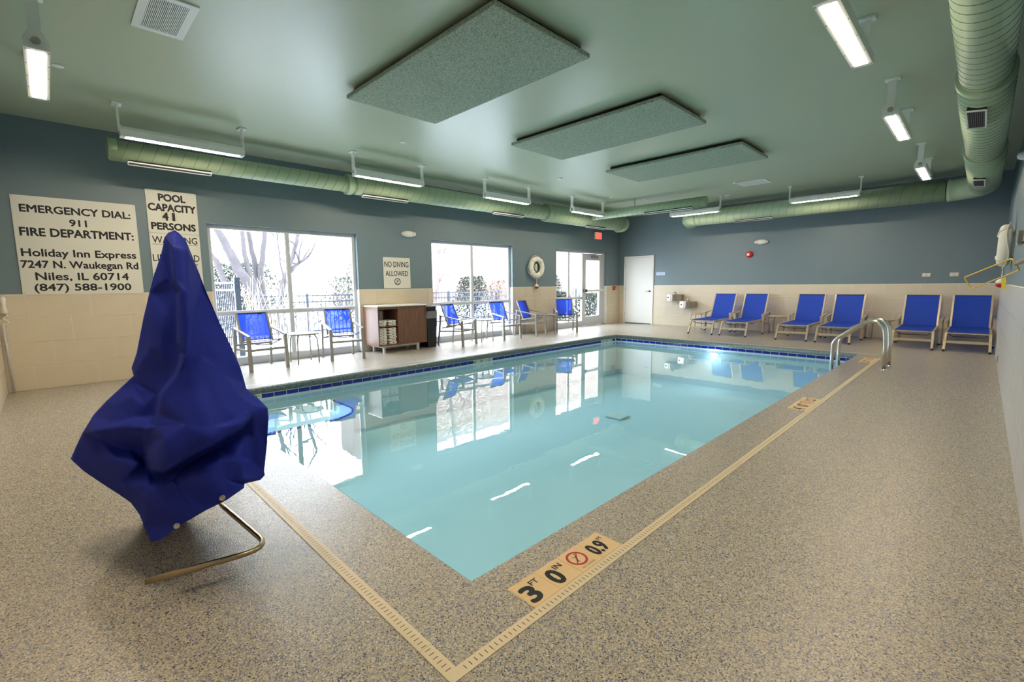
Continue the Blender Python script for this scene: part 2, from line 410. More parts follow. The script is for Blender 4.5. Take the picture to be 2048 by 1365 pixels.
# glass door in the third opening
b = MB(); y0, y1 = 11.44, 12.44; X0, X1 = FX0-.002, FX1+.012
b.box(X0, X1, y0, y0+.13, .01, WH-.07, .003).box(X0, X1, y1-.16, y1, .01, WH-.07, .003)
b.box(X0, X1, y0+.13, y1-.16, WH-.26, WH-.07).box(X0, X1, y0+.13, y1-.16, .01, .29)
d1 = struct(b.build('door_1', M_trim))
MB().box(FX0+.02, FX0+.026, y0+.131, y1-.161, .291, WH-.261).build('door_pane', M_glass, d1)
MB().box(FX0, FX1+.004, 11.40, 11.435, 0, WH-.05).box(FX0, FX1+.004, 12.445, 12.52, 0, WH-.05).build('door_jamb', M_trim, d1)
MB().box(FX1+.03, FX1+.075, y0+.05, y1-.02, 1.04, 1.105, .006).build('push_bar', M_white, d1)
MB().box(FX1+.012, FX1+.085, y0+.01, y0+.12, 1.03, 1.115, .006).build('latch_case', M_black, d1)
MB().box(FX1+.012, FX1+.055, y0+.38, y0+.72, WH-.19, WH-.12, .006).bar((FX1+.06, y0+.6, WH-.12), (FX1+.2, y0+.42, WH-.085), .02, .012).bar((FX1+.2, y0+.42, WH-.085), (FX1+.03, y0+.2, WH-.075), .02, .012).build('door_closer', M_steel, d1)
# white door in the back wall
b = MB(); b.box(DX0, DX0+.05, BW-.035, BW-.001, 0, 2.13, .003).box(DX1-.05, DX1, BW-.035, BW-.001, 0, 2.13, .003).box(DX0+.05, DX1-.05, BW-.035, BW-.001, 2.08, 2.13, .003)
d2 = struct(b.build('door_2', M_door))
MB().box(DX0+.054, DX1-.054, BW-.02, BW-.002, .022, 2.076, .002).build('door_leaf', M_door, d2)
MB().box(DX0+.054, DX1-.054, BW-.024, BW-.002, .001, .018).build('door_sweep', M_dark, d2)
MB().lathe([(.028, 0), (.028, .012), (.012, .014), (.012, .05)], (DX1-.12, BW-.02, 1.03), 'Y').tube([(DX1-.12, BW-.07, 1.03), (DX1-.16, BW-.075, 1.03), (DX1-.24, BW-.07, 1.028)], .01).build('door_handle', M_steel, d2).data.flip_normals()
for z in (.3, 1.1, 1.85): MB().box(DX0+.044, DX0+.056, BW-.04, BW-.03, z-.05, z+.05).build('hinge', M_steel, d2)

# ---------------------------------------------------------------- pool
pool = struct(thing('pool_basin', None, None, (0, 0, 0)))
b = MB(); zb0, zb1 = -.82, -1.0
b.quad((PX0, PY0, zb0), (PX1, PY0, zb0), (PX1, PY1, zb1), (PX0, PY1, zb1)); b.build('pool_floor', M_plaster, pool)
W = .1
b = MB(); b.box(PX0-W, PX0, PY0-W, PY1+W, -1.1, -.093).box(PX1, PX1+W, PY0-W, PY1+W, -1.1, -.093).box(PX0, PX1, PY0-W, PY0, -1.1, -.093).box(PX0, PX1, PY1, PY1+W, -1.1, -.093)
b.build('pool_wall', M_plaster, pool)
b = MB(); g = .003
b.box(PX0, PX0+g, PY0, PY1, -.164, -.091).box(PX1-g, PX1, PY0, PY1, -.164, -.091).box(PX0, PX1, PY0, PY0+g, -.164, -.091).box(PX0, PX1, PY1-g, PY1, -.164, -.091)
b.build('grout_band', M_pgrout, pool)
tl = MB().box(0, .006, 0, .1455, -.052, 0, .001).build('pool_tile', M_blue_tile); P6 = .1550
wm = [(5.37, 5.835), (9.455, 9.92), (1.36, 1.825)]
def skip(y): return any(a-.01 < y+.07 < c+.01 for a, c in wm)
y = PY0+.005
while y < PY1-.1:
    if not skip(y): instance(tl, (PX0+.003, y, -.099), pool)
    instance(tl, (PX1-.003, y+.150, -.099), pool, (0, 0, PI))
    y += P6
x = PX0+.005
while x < PX1-.1:
    instance(tl, (x, PY1-.003, -.099), pool, (0, 0, -PI/2))
    instance(tl, (x+.150, PY0+.003, -.099), pool, (0, 0, PI/2))
    x += P6
bpy.data.objects.remove(tl)
for (a, c), (n1, n2, n3) in zip(wm, (('4', '0', '1.2'), ('5', '0', '1.5'), ('3', '0', '0.9'))):
    for k, (t, sup) in enumerate(((n1, 'FT'), (n2, 'IN'), (n3, 'M'))):
        ya = a+k*P6; tt = MB().box(0, .006, 0, .1535, -.054, 0, .001).build('depth_tile', M_wmarker, pool, (PX0+.003, ya, -.098))
        ww = .05 if len(t) == 1 else .085
        yc = ya+.012+ww/2
        lettering(t, (.0065, yc-ya, -.029), ww, .044, (0, 1, 0), (0, 0, 1), M_ink, tt, .02)
        sw = .03 if len(sup) == 2 else .018
        lettering(sup, (.0065, yc-ya+ww/2+sw/2+.01, -.016), sw, .018, (0, 1, 0), (0, 0, 1), M_ink, tt, .01)
MB().box(PX0-.206, PX0-.2, PY0-.2, PY1+.07, 0, .0006).box(PX0-.2, PX1+.3, PY1+.064, PY1+.07, 0, .0006).build('caulk_joint', M_white, floor)
# entry steps in the near corner
def step(x1, y1, z, r, nm):
    poly = [(PX0+.002, PY0+.002), (x1, PY0+.002), (x1, y1-r)]+[(x1-r+r*math.cos(t), y1-r+r*math.sin(t)) for t in [PI/2*k/10 for k in range(1, 10)]]+[(x1-r, y1), (PX0+.002, y1)]
    st = MB().prism(poly, 'Z', -1.05, z).build(nm, M_plaster, pool)
    if r < .5: MB().tube([(p[0], p[1], z+.002) for p in poly[1:]], .014, 6).build('nosing_tile', M_blue_tile, st)
step(-5.42, 2.72, -.34, .45, 'entry_step')
# main drain and light
MB().box(-4.25, -3.95, 6.35, 6.65, -.915, -.895, .004).build('main_drain', M_white, pool)
b = MB().lathe([(.066, 0), (.066, .02), (.055, .03), (.03, .034)], (0, 0, 0), 'Y', 24)
pl = b.build('pool_lamp', M_lit, pool, (-3.98, PY1-.001, -.265)); pl.rotation_euler = (0, 0, PI); pl.scale = (1.35, 1, .55)
MB().lathe([(.082, 0), (.082, .012), (.067, .014), (.067, .002)], (0, 0, 0), 'Y', 24).build('lamp_rim', M_chrome, pl)
l = bpy.data.lights.new('pool_lamp_glow', 'POINT'); l.energy = 1.6; l.color = (.75, .93, 1); l.shadow_soft_size = .06
lo = bpy.data.objects.new('pool_lamp_glow', l); COL.objects.link(lo); lo.location = (-3.98, PY1-.22, -.34)
# water
b = MB(); b.quad((PX0+.001, PY0+.001, WZ), (PX1-.001, PY0+.001, WZ), (PX1-.001, PY1-.001, WZ), (PX0+.001, PY1-.001, WZ))
water = b.build('pool_water', M_water); tag(water, 'calm turquoise water filling the indoor swimming pool', 'water', kind='stuff')

# ---------------------------------------------------------------- deck drain and depth markers
DXI, DXO, DYI, DYO = -1.142, -1.095, .851, .800    # inner / outer edges
dr = thing('deck_drain', 'cream slotted drain strip turning a corner round the pool on the speckled floor', 'drain', (0, 0, 0))
def piece(poly):
    MB().prism(poly, 'Z', .0005, .003).build('drain_cover', M_drain, dr)
PL_ = 0.914*2
y = DYI
piece([(DXI, DYI), (DXO, DYO), (DXO, DYI+.14), (DXI, DYI+.14)]); y = DYI+.1415
while y < 9.62:
    e2 = min(y+PL_, 9.66); piece([(DXI, y), (DXO, y), (DXO, e2-.0015), (DXI, e2-.0015)]); y = e2
    if e2 >= 9.65: break
piece([(DXI, DYI), (DXI-.14, DYI), (DXI-.14, DYO), (DXO, DYO)]); x = DXI-.1415
while x > -7.3:
    e2 = max(x-PL_, -7.6); piece([(x, DYI), (e2+.0015, DYI), (e2+.0015, DYO), (x, DYO)]); x = e2
b = MB()
k = 0
while DYI+.02+k*.0235 < 9.6:
    yy = DYI+.02+k*.0235; b.box(DXI+.013, DXO-.015, yy, yy+.0032, .0005, .0033); k += 1
k = 0
while DXI-.01-k*.0235 > -7.2:
    xx = DXI-.01-k*.0235; b.box(xx, xx+.0032, DYO+.015, DYI-.015, .0005, .0033); k += 1
tag(b.build('drain_slot', M_slot, dr), kind='stuff')
for o in dr.children: o.location.z = 0
def no_dive(c, r, X, Y, parent, small=False):
    """crossed ring with a diver, in the plane spanned by X and Y"""
    c, X, Y = Vector(c), Vector(X), Vector(Y); Z = X.cross(Y)
    def P(u, v, h=0): return c+X*u+Y*v+Z*(.0017+h)
    b = MB(); n = 32
    ring = [[b.bm.verts.new(P(q*r*math.cos(2*PI*k/n), q*r*math.sin(2*PI*k/n))) for k in range(n)] for q in (1, .78)]
    for k in range(n): b.bm.faces.new((ring[0][k], ring[0][(k+1) % n], ring[1][(k+1) % n], ring[1][k]))
    t = .06*r; a = PI/4
    dx, dy = math.cos(a), math.sin(a)
    b.quad(P(-dx*.85*r-dy*t, -dy*.85*r+dx*t, .0003), P(-dx*.85*r+dy*t, -dy*.85*r-dx*t, .0003), P(dx*.85*r+dy*t, dy*.85*r-dx*t, .0003), P(dx*.85*r-dy*t, dy*.85*r+dx*t, .0003))
    return b, P
def marker(yc, n1, n2, n3, label):
    H = .155; w = 4*H+.012; X0, X1 = DXI-.162, DXI-.001
    t = thing('depth_marker', label, 'depth marker', (0, yc, 0), group='tan depth markers beside the drain strip')
    # ragged-edged tan backing and four tiles
    b = MB(); poly = []; rnd = random.Random(int(yc*10))
    poly += [(X1, -w/2), (X1, w/2)]
    for k in range(14): poly.append((X1-(k+.5)/14*(X1-X0), w/2+rnd.uniform(-.002, .003)))
    poly.append((X0, w/2))
    for k in range(40): poly.append((X0+rnd.uniform(-.003, .002), w/2-(k+.5)/40*w))
    poly.append((X0, -w/2))
    for k in range(14): poly.append((X0+(k+.5)/14*(X1-X0), -w/2-rnd.uniform(-.002, .003)))
    b.prism(poly, 'Z', .0004, .0016).build('marker_backing', M_marker, t)
    for k in range(4): MB().box(X0+.003, X1-.003, -w/2+.005+k*(H+.001), -w/2+.004+(k+1)*H, .0012, .0028, .0006).build('marker_tile', M_marker, t)
    xc = (X0+X1)/2; R_, U = (0, 1, 0), (-1, 0, 0)
    def put(s, yy, dx, ww, hh, bold=0, m=M_ink, nm='numeral'): lettering(s, (xc+dx, yy, .0032), ww, hh, R_, U, m, t, bold, nm, .0004)
    s = -w/2
    put(n1, s+.050, .010, .062, .098, .055); put('FT', s+.112, -.036, .046, .030, .03, nm='lettering')
    put(n2, s+H+.052, .008, .056, .098, .06); put('IN', s+H+.112, -.036, .044, .030, .03, nm='lettering')
    c = (xc-.008, s+2*H+.070, .0032)
    bb, P = no_dive((c[0], c[1], .0018), .052, R_, U, t)
    bb.build('prohibition_ring', M_redring, t)
    b = MB(); 
    for (u0, v0, u1, v1, q) in ((-.012, -.02, 0, .004, .005), (0, .004, .012, .022, .004), (0, .004, -.012, .018, .003), (-.012, -.02, -.002, -.026, .003), (.014, .026, .017, .03, .006)):
        dx, dy = u1-u0, v1-v0; L_ = math.hypot(dx, dy); nx, ny = -dy/L_*q/2, dx/L_*q/2
        b.quad(P(u0+nx, v0+ny, .0005), P(u0-nx, v0-ny, .0005), P(u1-nx, v1-ny, .0005), P(u1+nx, v1+ny, .0005))
    b.build('diver_figure', M_ink, t)
    put('NO DIVING', s+2*H+.075, .058, .088, .010, nm='lettering')
    put(n3, s+3*H+.056, .006, .098, .086, .05); put('M', s+3*H+.128, -.036, .026, .022, .02, nm='lettering')
marker(1.565, '3', '0', '0.9', 'tan depth marker reading 3 FT 0 IN 0.9 M by the near pool corner')
marker(5.52, '4', '0', '1.2', 'tan depth marker reading 4 FT 0 IN 1.2 M midway along the pool')
marker(9.29, '5', '0', '1.5', 'tan depth marker beside the chrome grab rails at the far pool end')

# ---------------------------------------------------------------- covered pool lift
PLd = 2.08
rh = Vector((.704305, .709897, 0)); fh = Vector((-.710718, .703477, 0))
lift = thing('pool_lift', 'pool lift chair under a draped royal blue canvas cover on the speckled floor', 'pool lift', (fh*2.15+rh*-1.5))
# outline (lateral, height) of the cover, in metres on its own mid-plane, front creases with their swell towards the deck
COVER = {'outline': [(-1.4746, 1.5223, 0.02), (-1.4582, 1.5104, 0.02), (-1.4304, 1.48, 0.02), (-1.3877, 1.3448, 0), (-1.3622, 1.2587, 0), (-1.3123, 1.1132, 0), (-1.264, 0.9904, 0), (-1.2346, 0.9052, 0), (-1.2215, 0.8404, 0), (-1.2169, 0.8124, 0), (-1.1572, 0.7557, 0.02), (-1.1256, 0.7179, 0.05), (-1.1241, 0.6754, 0.04), (-1.14, 0.5517, 0.03), (-1.1639, 0.4166, 0.04), (-1.1618, 0.3971, 0.05), (-1.1858, 0.3729, 0.07), (-1.2597, 0.3565, 0.14), (-1.2642, 0.3345, 0.18), (-1.3507, 0.2762, 0.26), (-1.4541, 0.2252, 0.31), (-1.5914, 0.1466, 0.36), (-1.6861, 0.0771, 0.36), (-1.7296, 0.07, 0.34), (-1.7508, 0.1407, 0.3), (-1.7703, 0.211, 0.26), (-1.8035, 0.2669, 0.22), (-1.8455, 0.3015, 0.18), (-1.9299, 0.364, 0.12), (-2.008, 0.4251, 0.06), (-2.0614, 0.4839, 0), (-1.9919, 0.6068, 0.02), (-1.9302, 0.6928, 0), (-1.8649, 0.7569, 0), (-1.7949, 0.8158, 0), (-1.725, 0.8754, 0.02), (-1.7307, 0.9108, 0), (-1.7003, 0.9787, 0), (-1.6513, 1.1421, 0), (-1.6137, 1.2514, 0), (-1.5849, 1.3292, 0), (-1.5446, 1.4205, 0), (-1.5188, 1.4963, 0), (-1.5046, 1.5112, 0.01)], 'inner': [(-1.5062, 1.4461, 0.03), (-1.5103, 1.2911, 0.04), (-1.4933, 1.26, 0.05), (-1.5083, 1.1286, 0.08), (-1.5188, 1.0202, 0.1), (-1.5049, 0.9768, 0.11), (-1.4926, 1.4503, 0.12), (-1.4955, 1.3064, 0.16), (-1.4771, 1.2665, 0.18), (-1.4926, 1.1285, 0.215), (-1.5025, 1.0246, 0.23), (-1.4893, 0.9743, 0.22), (-1.43, 1.4367, 0.09), (-1.4398, 1.2617, 0.18), (-1.4523, 1.1281, 0.22), (-1.472, 0.965, 0.245), (-1.5184, 0.8827, 0.25), (-1.6032, 0.7859, 0.25), (-1.6312, 0.6899, 0.25), (-1.6503, 0.6379, 0.27), (-1.5384, 0.8875, 0.13), (-1.6235, 0.7884, 0.11), (-1.6521, 0.6877, 0.11), (-1.6726, 0.6453, 0.17), (-1.2609, 0.6341, 0.24), (-1.3922, 0.5566, 0.36), (-1.529, 0.4809, 0.38), (-1.6304, 0.4213, 0.38), (-1.6767, 0.4242, 0.35), (-1.6954, 0.4923, 0.28), (-1.2434, 0.622, 0.05), (-1.385, 0.5325, 0.09), (-1.5169, 0.4615, 0.13), (-1.6276, 0.4018, 0.16), (-1.6837, 0.4024, 0.14), (-1.719, 0.4441, 0.1), (-1.2884, 0.493, 0.2), (-1.3667, 0.4745, 0.25), (-1.4635, 0.4342, 0.28), (-1.5868, 0.3647, 0.31), (-1.7063, 0.3414, 0.3), (-1.2706, 0.4541, 0.2), (-1.2605, 0.3761, 0.18), (-1.9321, 0.6146, 0.13), (-1.7918, 0.6298, 0.21), (-1.6953, 0.6265, 0.26), (-1.9134, 0.5762, 0.03), (-1.7823, 0.5269, 0.04), (-1.7284, 0.4878, 0.06), (-1.9479, 0.4803, 0.12), (-1.852, 0.4842, 0.19), (-1.7498, 0.4614, 0.25), (-1.5929, 0.3746, 0.3), (-1.5026, 0.2107, 0.335), (-1.389, 1.2568, 0.03), (-1.5754, 1.2851, 0.045), (-1.6068, 1.1296, 0.07), (-1.6433, 0.9941, 0.09), (-1.5399, 1.3068, 0.075), (-1.562, 1.1291, 0.11), (-1.5891, 0.9936, 0.13), (-1.3823, 1.0823, 0.1), (-1.3472, 0.9683, 0.11), (-1.3101, 0.8714, 0.11), (-1.4297, 0.8075, 0.25), (-1.3424, 0.7599, 0.22), (-1.2539, 0.7778, 0.12), (-1.1935, 0.7303, 0.1), (-1.5022, 0.6436, 0.35), (-1.6129, 0.5732, 0.36), (-1.3857, 0.6305, 0.33), (-1.2814, 0.6651, 0.23), (-1.1994, 0.6832, 0.13), (-1.826, 0.7366, 0.07), (-1.7483, 0.7757, 0.1), (-1.6885, 0.7352, 0.13), (-1.7447, 0.6815, 0.15), (-1.8462, 0.6589, 0.12), (-1.7188, 0.8383, 0.03), (-1.6968, 0.7868, 0.08), (-1.7146, 0.5742, 0.13), (-1.6838, 0.5595, 0.2), (-1.1989, 0.569, 0.05), (-1.2272, 0.4731, 0.07), (-1.4218, 0.3777, 0.3), (-1.6444, 0.2569, 0.345), (-1.7385, 0.2579, 0.3), (-1.8321, 0.3697, 0.2), (-1.34, 0.3769, 0.25), (-1.4826, 1.4848, 0.08), (-1.4579, 1.4673, 0.08), (-1.4252, 1.1053, 0.14), (-1.4161, 0.9576, 0.16)], 'crease': [(0, 1), (1, 2), (2, 3), (3, 4), (4, 5), (6, 7), (7, 8), (8, 9), (9, 10), (10, 11), (12, 13), (13, 14), (14, 15), (16, 17), (17, 18), (18, 19), (20, 21), (21, 22), (22, 23), (24, 25), (25, 26), (26, 27), (27, 28), (28, 29), (30, 31), (31, 32), (32, 33), (33, 34), (34, 35), (36, 37), (37, 38), (38, 39), (39, 40), (41, 42), (43, 44), (44, 45), (46, 47), (47, 48), (49, 50), (50, 51), (52, 53)], 'hem': [15, 16, 17, 18, 19, 20, 21, 22, 23, 24, 25, 26, 27, 28, 29], 'hemline': 0, 'snaps': [(-1.371, 0.2863, 0.27), (-1.5983, 0.1492, 0.36)]}
def build_cover():
    c0 = Vector((0, 0, CAMZ))
    def P(a, z, bul):
        p = fh*PLd+rh*a+Vector((0, 0, z)); d = (p-c0).normalized(); return p-d*bul
    O_, F_ = COVER['outline'], COVER['inner']
    pts = [Vector((a, z)) for a, z, _ in O_]+[Vector((a, z)) for a, z, _ in F_]
    dep = [q for _, _, q in O_]+[q for _, _, q in F_]
    nO = len(O_)
    edges = [(i, (i+1) % nO) for i in range(nO)]+[(nO+i, nO+j) if j >= 0 else (nO+i, -j-1) for i, j in COVER['crease']]
    vs, es, fs, ov, oe, of = delaunay_2d_cdt(pts, edges, [], 1, 1e-5)
    dv = []
    for i, v in enumerate(vs):
        if ov[i]: dv.append(dep[ov[i][0]])
        else: dv.append(sum(dep[j]/((pts[j]-v).length+.01)**2 for j in range(len(pts)))/sum(1/((pts[j]-v).length+.01)**2 for j in range(len(pts))))
    bm = bmesh.new(); V = [bm.verts.new((v.x, v.y, d)) for v, d in zip(vs, dv)]
    for f in fs: bm.faces.new([V[i] for i in f])
    hem = set(COVER['hem'])
    for it in range(3):
        bmesh.ops.subdivide_edges(bm, edges=bm.edges[:], cuts=1, use_grid_fill=True)
        bmesh.ops.triangulate(bm, faces=[f for f in bm.faces if len(f.verts) > 4])
        for _ in range(2 if it < 2 else 3):
            new = {}
            for v in bm.verts:
                if v.is_boundary: continue
                nb_ = [e_.other_vert(v).co for e_ in v.link_edges]; new[v] = sum((q.z for q in nb_))/len(nb_)
            for v, z in new.items(): v.co.z = v.co.z*.8+z*.2
    # fine wrinkles
    from mathutils import noise
    for v in bm.verts:
        w = noise.noise(Vector((v.co.x*9+v.co.y*3, v.co.y*4, 0)))*.014+noise.noise(Vector((v.co.x*24, v.co.y*11, 5)))*.005
        if not v.is_boundary: v.co.z += w
    # back of the shroud: the same outline swelling away from the deck side
    hz = COVER['hemline']
    flat = [(v.co.x, v.co.y, v.co.z, v.is_boundary) for v in bm.verts]
    idx = {v: i for i, v in enumerate(bm.verts)}
    faces = [[idx[v] for v in f.verts] for f in bm.faces]
    out = [(a, z) for a, z, _ in O_]
    def edge_dist(a, z):
        best = 9
        for i in range(nO):
            (x0, y0), (x1, y1) = out[i], out[(i+1) % nO]
            if i in hem: continue
            dx, dy = x1-x0, y1-y0; t = max(0, min(1, ((a-x0)*dx+(z-y0)*dy)/(dx*dx+dy*dy+1e-9)))
            best = min(best, math.hypot(a-x0-t*dx, z-y0-t*dy))
        return best
    bm.free(); me = bpy.data.meshes.new('canvas_cover'); verts = [tuple(P(a, z, q)) for a, z, q, _ in flat]; n = len(verts); fcs = list(faces)
    backi = {}
    for i, (a, z, q, bd) in enumerate(flat):
        d = edge_dist(a, z)
        if bd and d < .004: backi[i] = i
        else:
            backi[i] = len(verts); verts.append(tuple(P(a, z+.0, -min(.42, 1.6*d*(1-d*.9))-.01)))
    fcs += [[backi[i] for i in reversed(f)] for f in faces]
    me.from_pydata(verts, [], fcs); me.materials.append(M_cover)
    for p in me.polygons: p.use_smooth = True
    o = bpy.data.objects.new('canvas_cover', me); COL.objects.link(o)
    o.parent = lift; o.matrix_parent_inverse = Matrix.Translation(lift.location).inverted()
    return o, P
if 'COVER' in globals():
    cover, CP = build_cover()
    inv = Matrix.Translation(lift.location).inverted()
    for a, z, q in COVER['snaps']:
        s = MB().lathe([(.0115, 0), (.0115, .004), (.008, .0055), (.0075, .003), (.003, .003)], (0, 0, 0), 'Z', 20).build('snap_fastener', M_steel, cover)
        p = CP(a, z, q+.012); d = (Vector((0, 0, CAMZ))-p).normalized(); s.matrix_basis = inv.inverted() @ (inv @ (Matrix.Translation(p) @ d.to_track_quat('Z', 'Y').to_matrix().to_4x4()))
        s.matrix_parent_inverse = inv.inverted() @ inv
    # foot rest tube, mast and base
    def arc(pts, r=.05, n=6):
        out = [Vector(pts[0])]
        for i in range(1, len(pts)-1):
            p0, p1, p2 = Vector(pts[i-1]), Vector(pts[i]), Vector(pts[i+1]); a = p1+(p0-p1).normalized()*r; c = p1+(p2-p1).normalized()*r
            for k in range(n+1):
                t = k/n; out.append(a*(1-t)**2+p1*2*t*(1-t)+c*t*t)
        return out+[Vector(pts[-1])]
    t = MB().tube(arc([(-2.245, .165, .115), (-2.155, .60, .115), (-2.86, .545, .115), (-2.88, .54, .5)], .125), .0125, 14).build('foot_rest', M_bronze, lift); t.matrix_parent_inverse = inv
    t = MB().tube([(-3.27, .50, 0), (-3.27, .50, .95)], .03, 16).build('mast', M_white, lift); t.matrix_parent_inverse = inv
    t = MB().lathe([(.085, 0), (.085, .012), (.04, .03), (.035, .06)], (-3.27, .50, 0), 'Z').build('base_plate', M_chrome, lift); t.matrix_parent_inverse = inv
    t = MB().tube(arc([(-3.27, .50, .95), (-3.0, .45, 1.05), (-2.7, .40, 1.2)], .05), .025, 12).build('lift_arm', M_white, lift); t.matrix_parent_inverse = inv

# ---------------------------------------------------------------- ceiling things
for k, (y0, lab) in enumerate(((2.46, 'large green wood-fibre acoustic panel on the ceiling nearest the camera'), (4.95, 'middle one of the three green acoustic panels on the ceiling'), (7.36, 'farthest green acoustic panel on the ceiling, near the far wall'))):
    b = MB(); x0, x1, z0, z1 = -4.98, -2.63, 3.27, 3.315
    b.box(x0, x1, y0, y0+1.16, z0, z1, .014)
    p = b.build('acoustic_panel', M_panel); tag(p, lab, 'ceiling panel', 'acoustic panels on the ceiling')
    MB().box(x0+.06, x1-.06, y0+.06, y0+1.10, 3.313, HC+.001).build('mounting_batten', M_dark, p)

def lamp_proto():
    t = thing('linear_lamp', 'x', 'lamp', (0, 0, 0), 0, 'linear lamps hung below the ceiling')
    h = .62; w = .14
    # housing: shallow trough with sloping shoulders
    prof = [(-w/2, 0), (w/2, 0), (w/2, .075), (w/2-.025, .112), (-w/2+.025, .112), (-w/2, .075)]
    MB().prism(prof, 'Y', -h, h).build('housing', M_white, t)
    MB().box(-w/2+.027, w/2-.027, -h+.04, h-.04, -.002, .004).build('diffuser', M_diff, t)
    b = MB()
    for s in (-1, 1):
        for k in range(5): b.lathe([(.004, -.004), (.004, 0)], (s*(w/2-.008), -h+.02+k*(2*h-.04)/4, 0), 'Z', 8)
    tag(b.build('screw', M_screw, t), kind='stuff')
    for s in (-1, 1):
        poly = [(-w/2, 0), (w/2, 0), (w/2, .07), (w/2-.03, .125), (-w/2+.03, .125), (-w/2, .07)]
        ep = MB().prism(poly, 'Y', s*h, s*(h+.014)).build('end_plate', M_white, t)
        MB().lathe([(.026, 0), (.026, .006), (.008, .007), (.008, .002)], (0, s*(h+.022) if s > 0 else -(h+.029), .055), 'Y', 20).build('pivot_disc', M_steel, ep)
        MB().bar((0, s*(h+.018), .05), (0, s*(h+.018), HC-3.0-.012), .07, .02, (0, 1, 0)).build('hanger', M_white, t)
        MB().box(-.065, .065, s*(h+.018)-.045, s*(h+.018)+.045, HC-3.0-.02, HC-3.0, .003).build('ceiling_plate', M_white, t)
    return t
lp = lamp_proto()
LP = [(-7.1, 1.375, 0, 'linear lamp hanging over the left wall duct, nearest the emergency sign'),
      (-7.1, 4.205, 0, 'second linear lamp along the window wall, above the first duct joint'),
      (-7.1, 6.95, 0, 'third linear lamp along the window wall, above the middle window'),
      (-7.08, 9.71, 0, 'fourth linear lamp along the window wall, in front of the short stub duct'),
      (-5.30, 11.8, PI/2, 'linear lamp under the end of the short stub duct by the far wall'),
      (-2.53, 11.83, PI/2, 'linear lamp hanging before the duct over the far wall, right of the ceiling vent'),
      (-.83, 10.32, 0, 'farthest bright linear lamp on the right side of the ceiling'),
      (-.83, 7.07, 0, 'middle bright linear lamp on the right side of the ceiling'),
      (-.83, 4.22, 0, 'bright linear lamp cut by the top edge at upper right'),
      (-5.6, .098, PI/2, 'bright linear lamp at the top left with a wide grey hanger'),
      (-2.75, .098, PI/2, 'unseen linear lamp above the near wall, left of the corner lamp'),
      (-.83, 1.37, 0, 'unseen linear lamp in the near right corner beside the wide duct')]
for i, (x, y, rz, lab) in enumerate(LP):
    if i == 0: lp.location = (x, y, 3.0); lp.rotation_euler = (0, 0, rz); lp['label'] = lab
    else: dup(lp, lab, (x, y, 3.0), rz)

# ducts
def duct(name, label, segs, m=M_duct):
    """segs: list of (points, radius, spiral pitch)"""
    t = thing(name, label, 'air duct', segs[0][0][0])
    inv = Matrix.Translation(t.location).inverted()
    for pts, r, pitch, end0, end1 in segs:
        o = MB().tube(pts, r, 40).build('duct_section', m, t); o.matrix_parent_inverse = inv
        sm = MB(); P_ = [Vector(p) for p in pts]
        if pitch:
            for a, c in zip(P_, P_[1:]):
                d = c-a; Ln = d.length; d.normalize(); k = pitch
                while k < Ln-.02:
                    u = Vector((0, 0, 1)); w = d.cross(u).normalized(); cc = a+d*k
                    sl = pitch*.35
                    sm.tube([cc+(u*math.cos(q)+w*math.sin(q))*(r+.0005)+d*(math.cos(q*1)*sl) for q in [2*PI*j/28 for j in range(28)]], .0028, 5, closed=True); k += pitch
            o = tag(sm.build('spiral_seam', M_seam, t), kind='stuff'); o.matrix_parent_inverse = inv
        else: sm.bm.free()
    return t
def collar(t, c, d, r, w=.06):
    c, d = Vector(c), Vector(d).normalized(); o = MB().tube([c-d*w/2, c-d*w*.45, c+d*w*.45, c+d*w/2], [r-.004, r, r, r-.004], 40).build('collar', M_duct, t); o.matrix_parent_inverse = Matrix.Translation(t.location).inverted()
def diffuser(t, c0, c1, w, nrm, fr=M_white):
    """slot grille along c0-c1 facing nrm"""
    c0, c1, nrm = Vector(c0), Vector(c1), Vector(nrm).normalized(); d = (c1-c0).normalized(); s = d.cross(nrm).normalized(); inv = Matrix.Translation(t.location).inverted()
    g = MB(); g.bar(c0-nrm*.02, c1-nrm*.02, w, .055, nrm); o = g.build('grille_box', M_dark, t); o.matrix_parent_inverse = inv
    g = MB()
    for q in (-1, 1): g.bar(c0+s*q*w/2+nrm*.009, c1+s*q*w/2+nrm*.009, .012, .014, nrm)
    g.bar(c0-s*w/2+nrm*.009, c0+s*w/2+nrm*.009, .012, .014, nrm); g.bar(c1-s*w/2+nrm*.009, c1+s*w/2+nrm*.009, .012, .014, nrm)
    gr = g.build('grille_frame', fr, t); gr.matrix_parent_inverse = inv
    n = max(3, int(w/.014))
    for k in range(1, n):
        o = MB().bar(c0+s*(k/n-.5)*w+nrm*.008, c1+s*(k/n-.5)*w+nrm*.008, .004, .008, nrm).build('grille_slat', M_grille, gr)
def elbow(c, r, a0, a1, R_, n=12): return [Vector(c)+Vector((R_*math.cos(a0+(a1-a0)*k/n), R_*math.sin(a0+(a1-a0)*k/n), 0)) for k in range(n+1)]
xd = -7.78
dl = duct('spiral_duct', 'pale green spiral duct running the length of the window wall', [
    ([(xd, .69, 2.985), (xd, 3.72, 2.995)], .125, .15, 0, 0),
    ([(xd, 3.72, 2.995), (xd, 3.82, 2.995), (xd, 3.92, 3.005), (xd, 4.05, 3.005)], [.125, .14, .165, .165][0:1][0]+.0, 0, 0, 0),
    ([(xd, 3.9, 3.01), (xd, 9.0, 3.03)], .165, .16, 0, 0),
    ([(xd, 8.9, 3.035), (xd, 12.3, 3.05)], .215, .18, 0, 0),
    (elbow((xd-.32, 12.3, 3.05), 0, 0, PI/2, .32), .215, 0, 0, 0)])
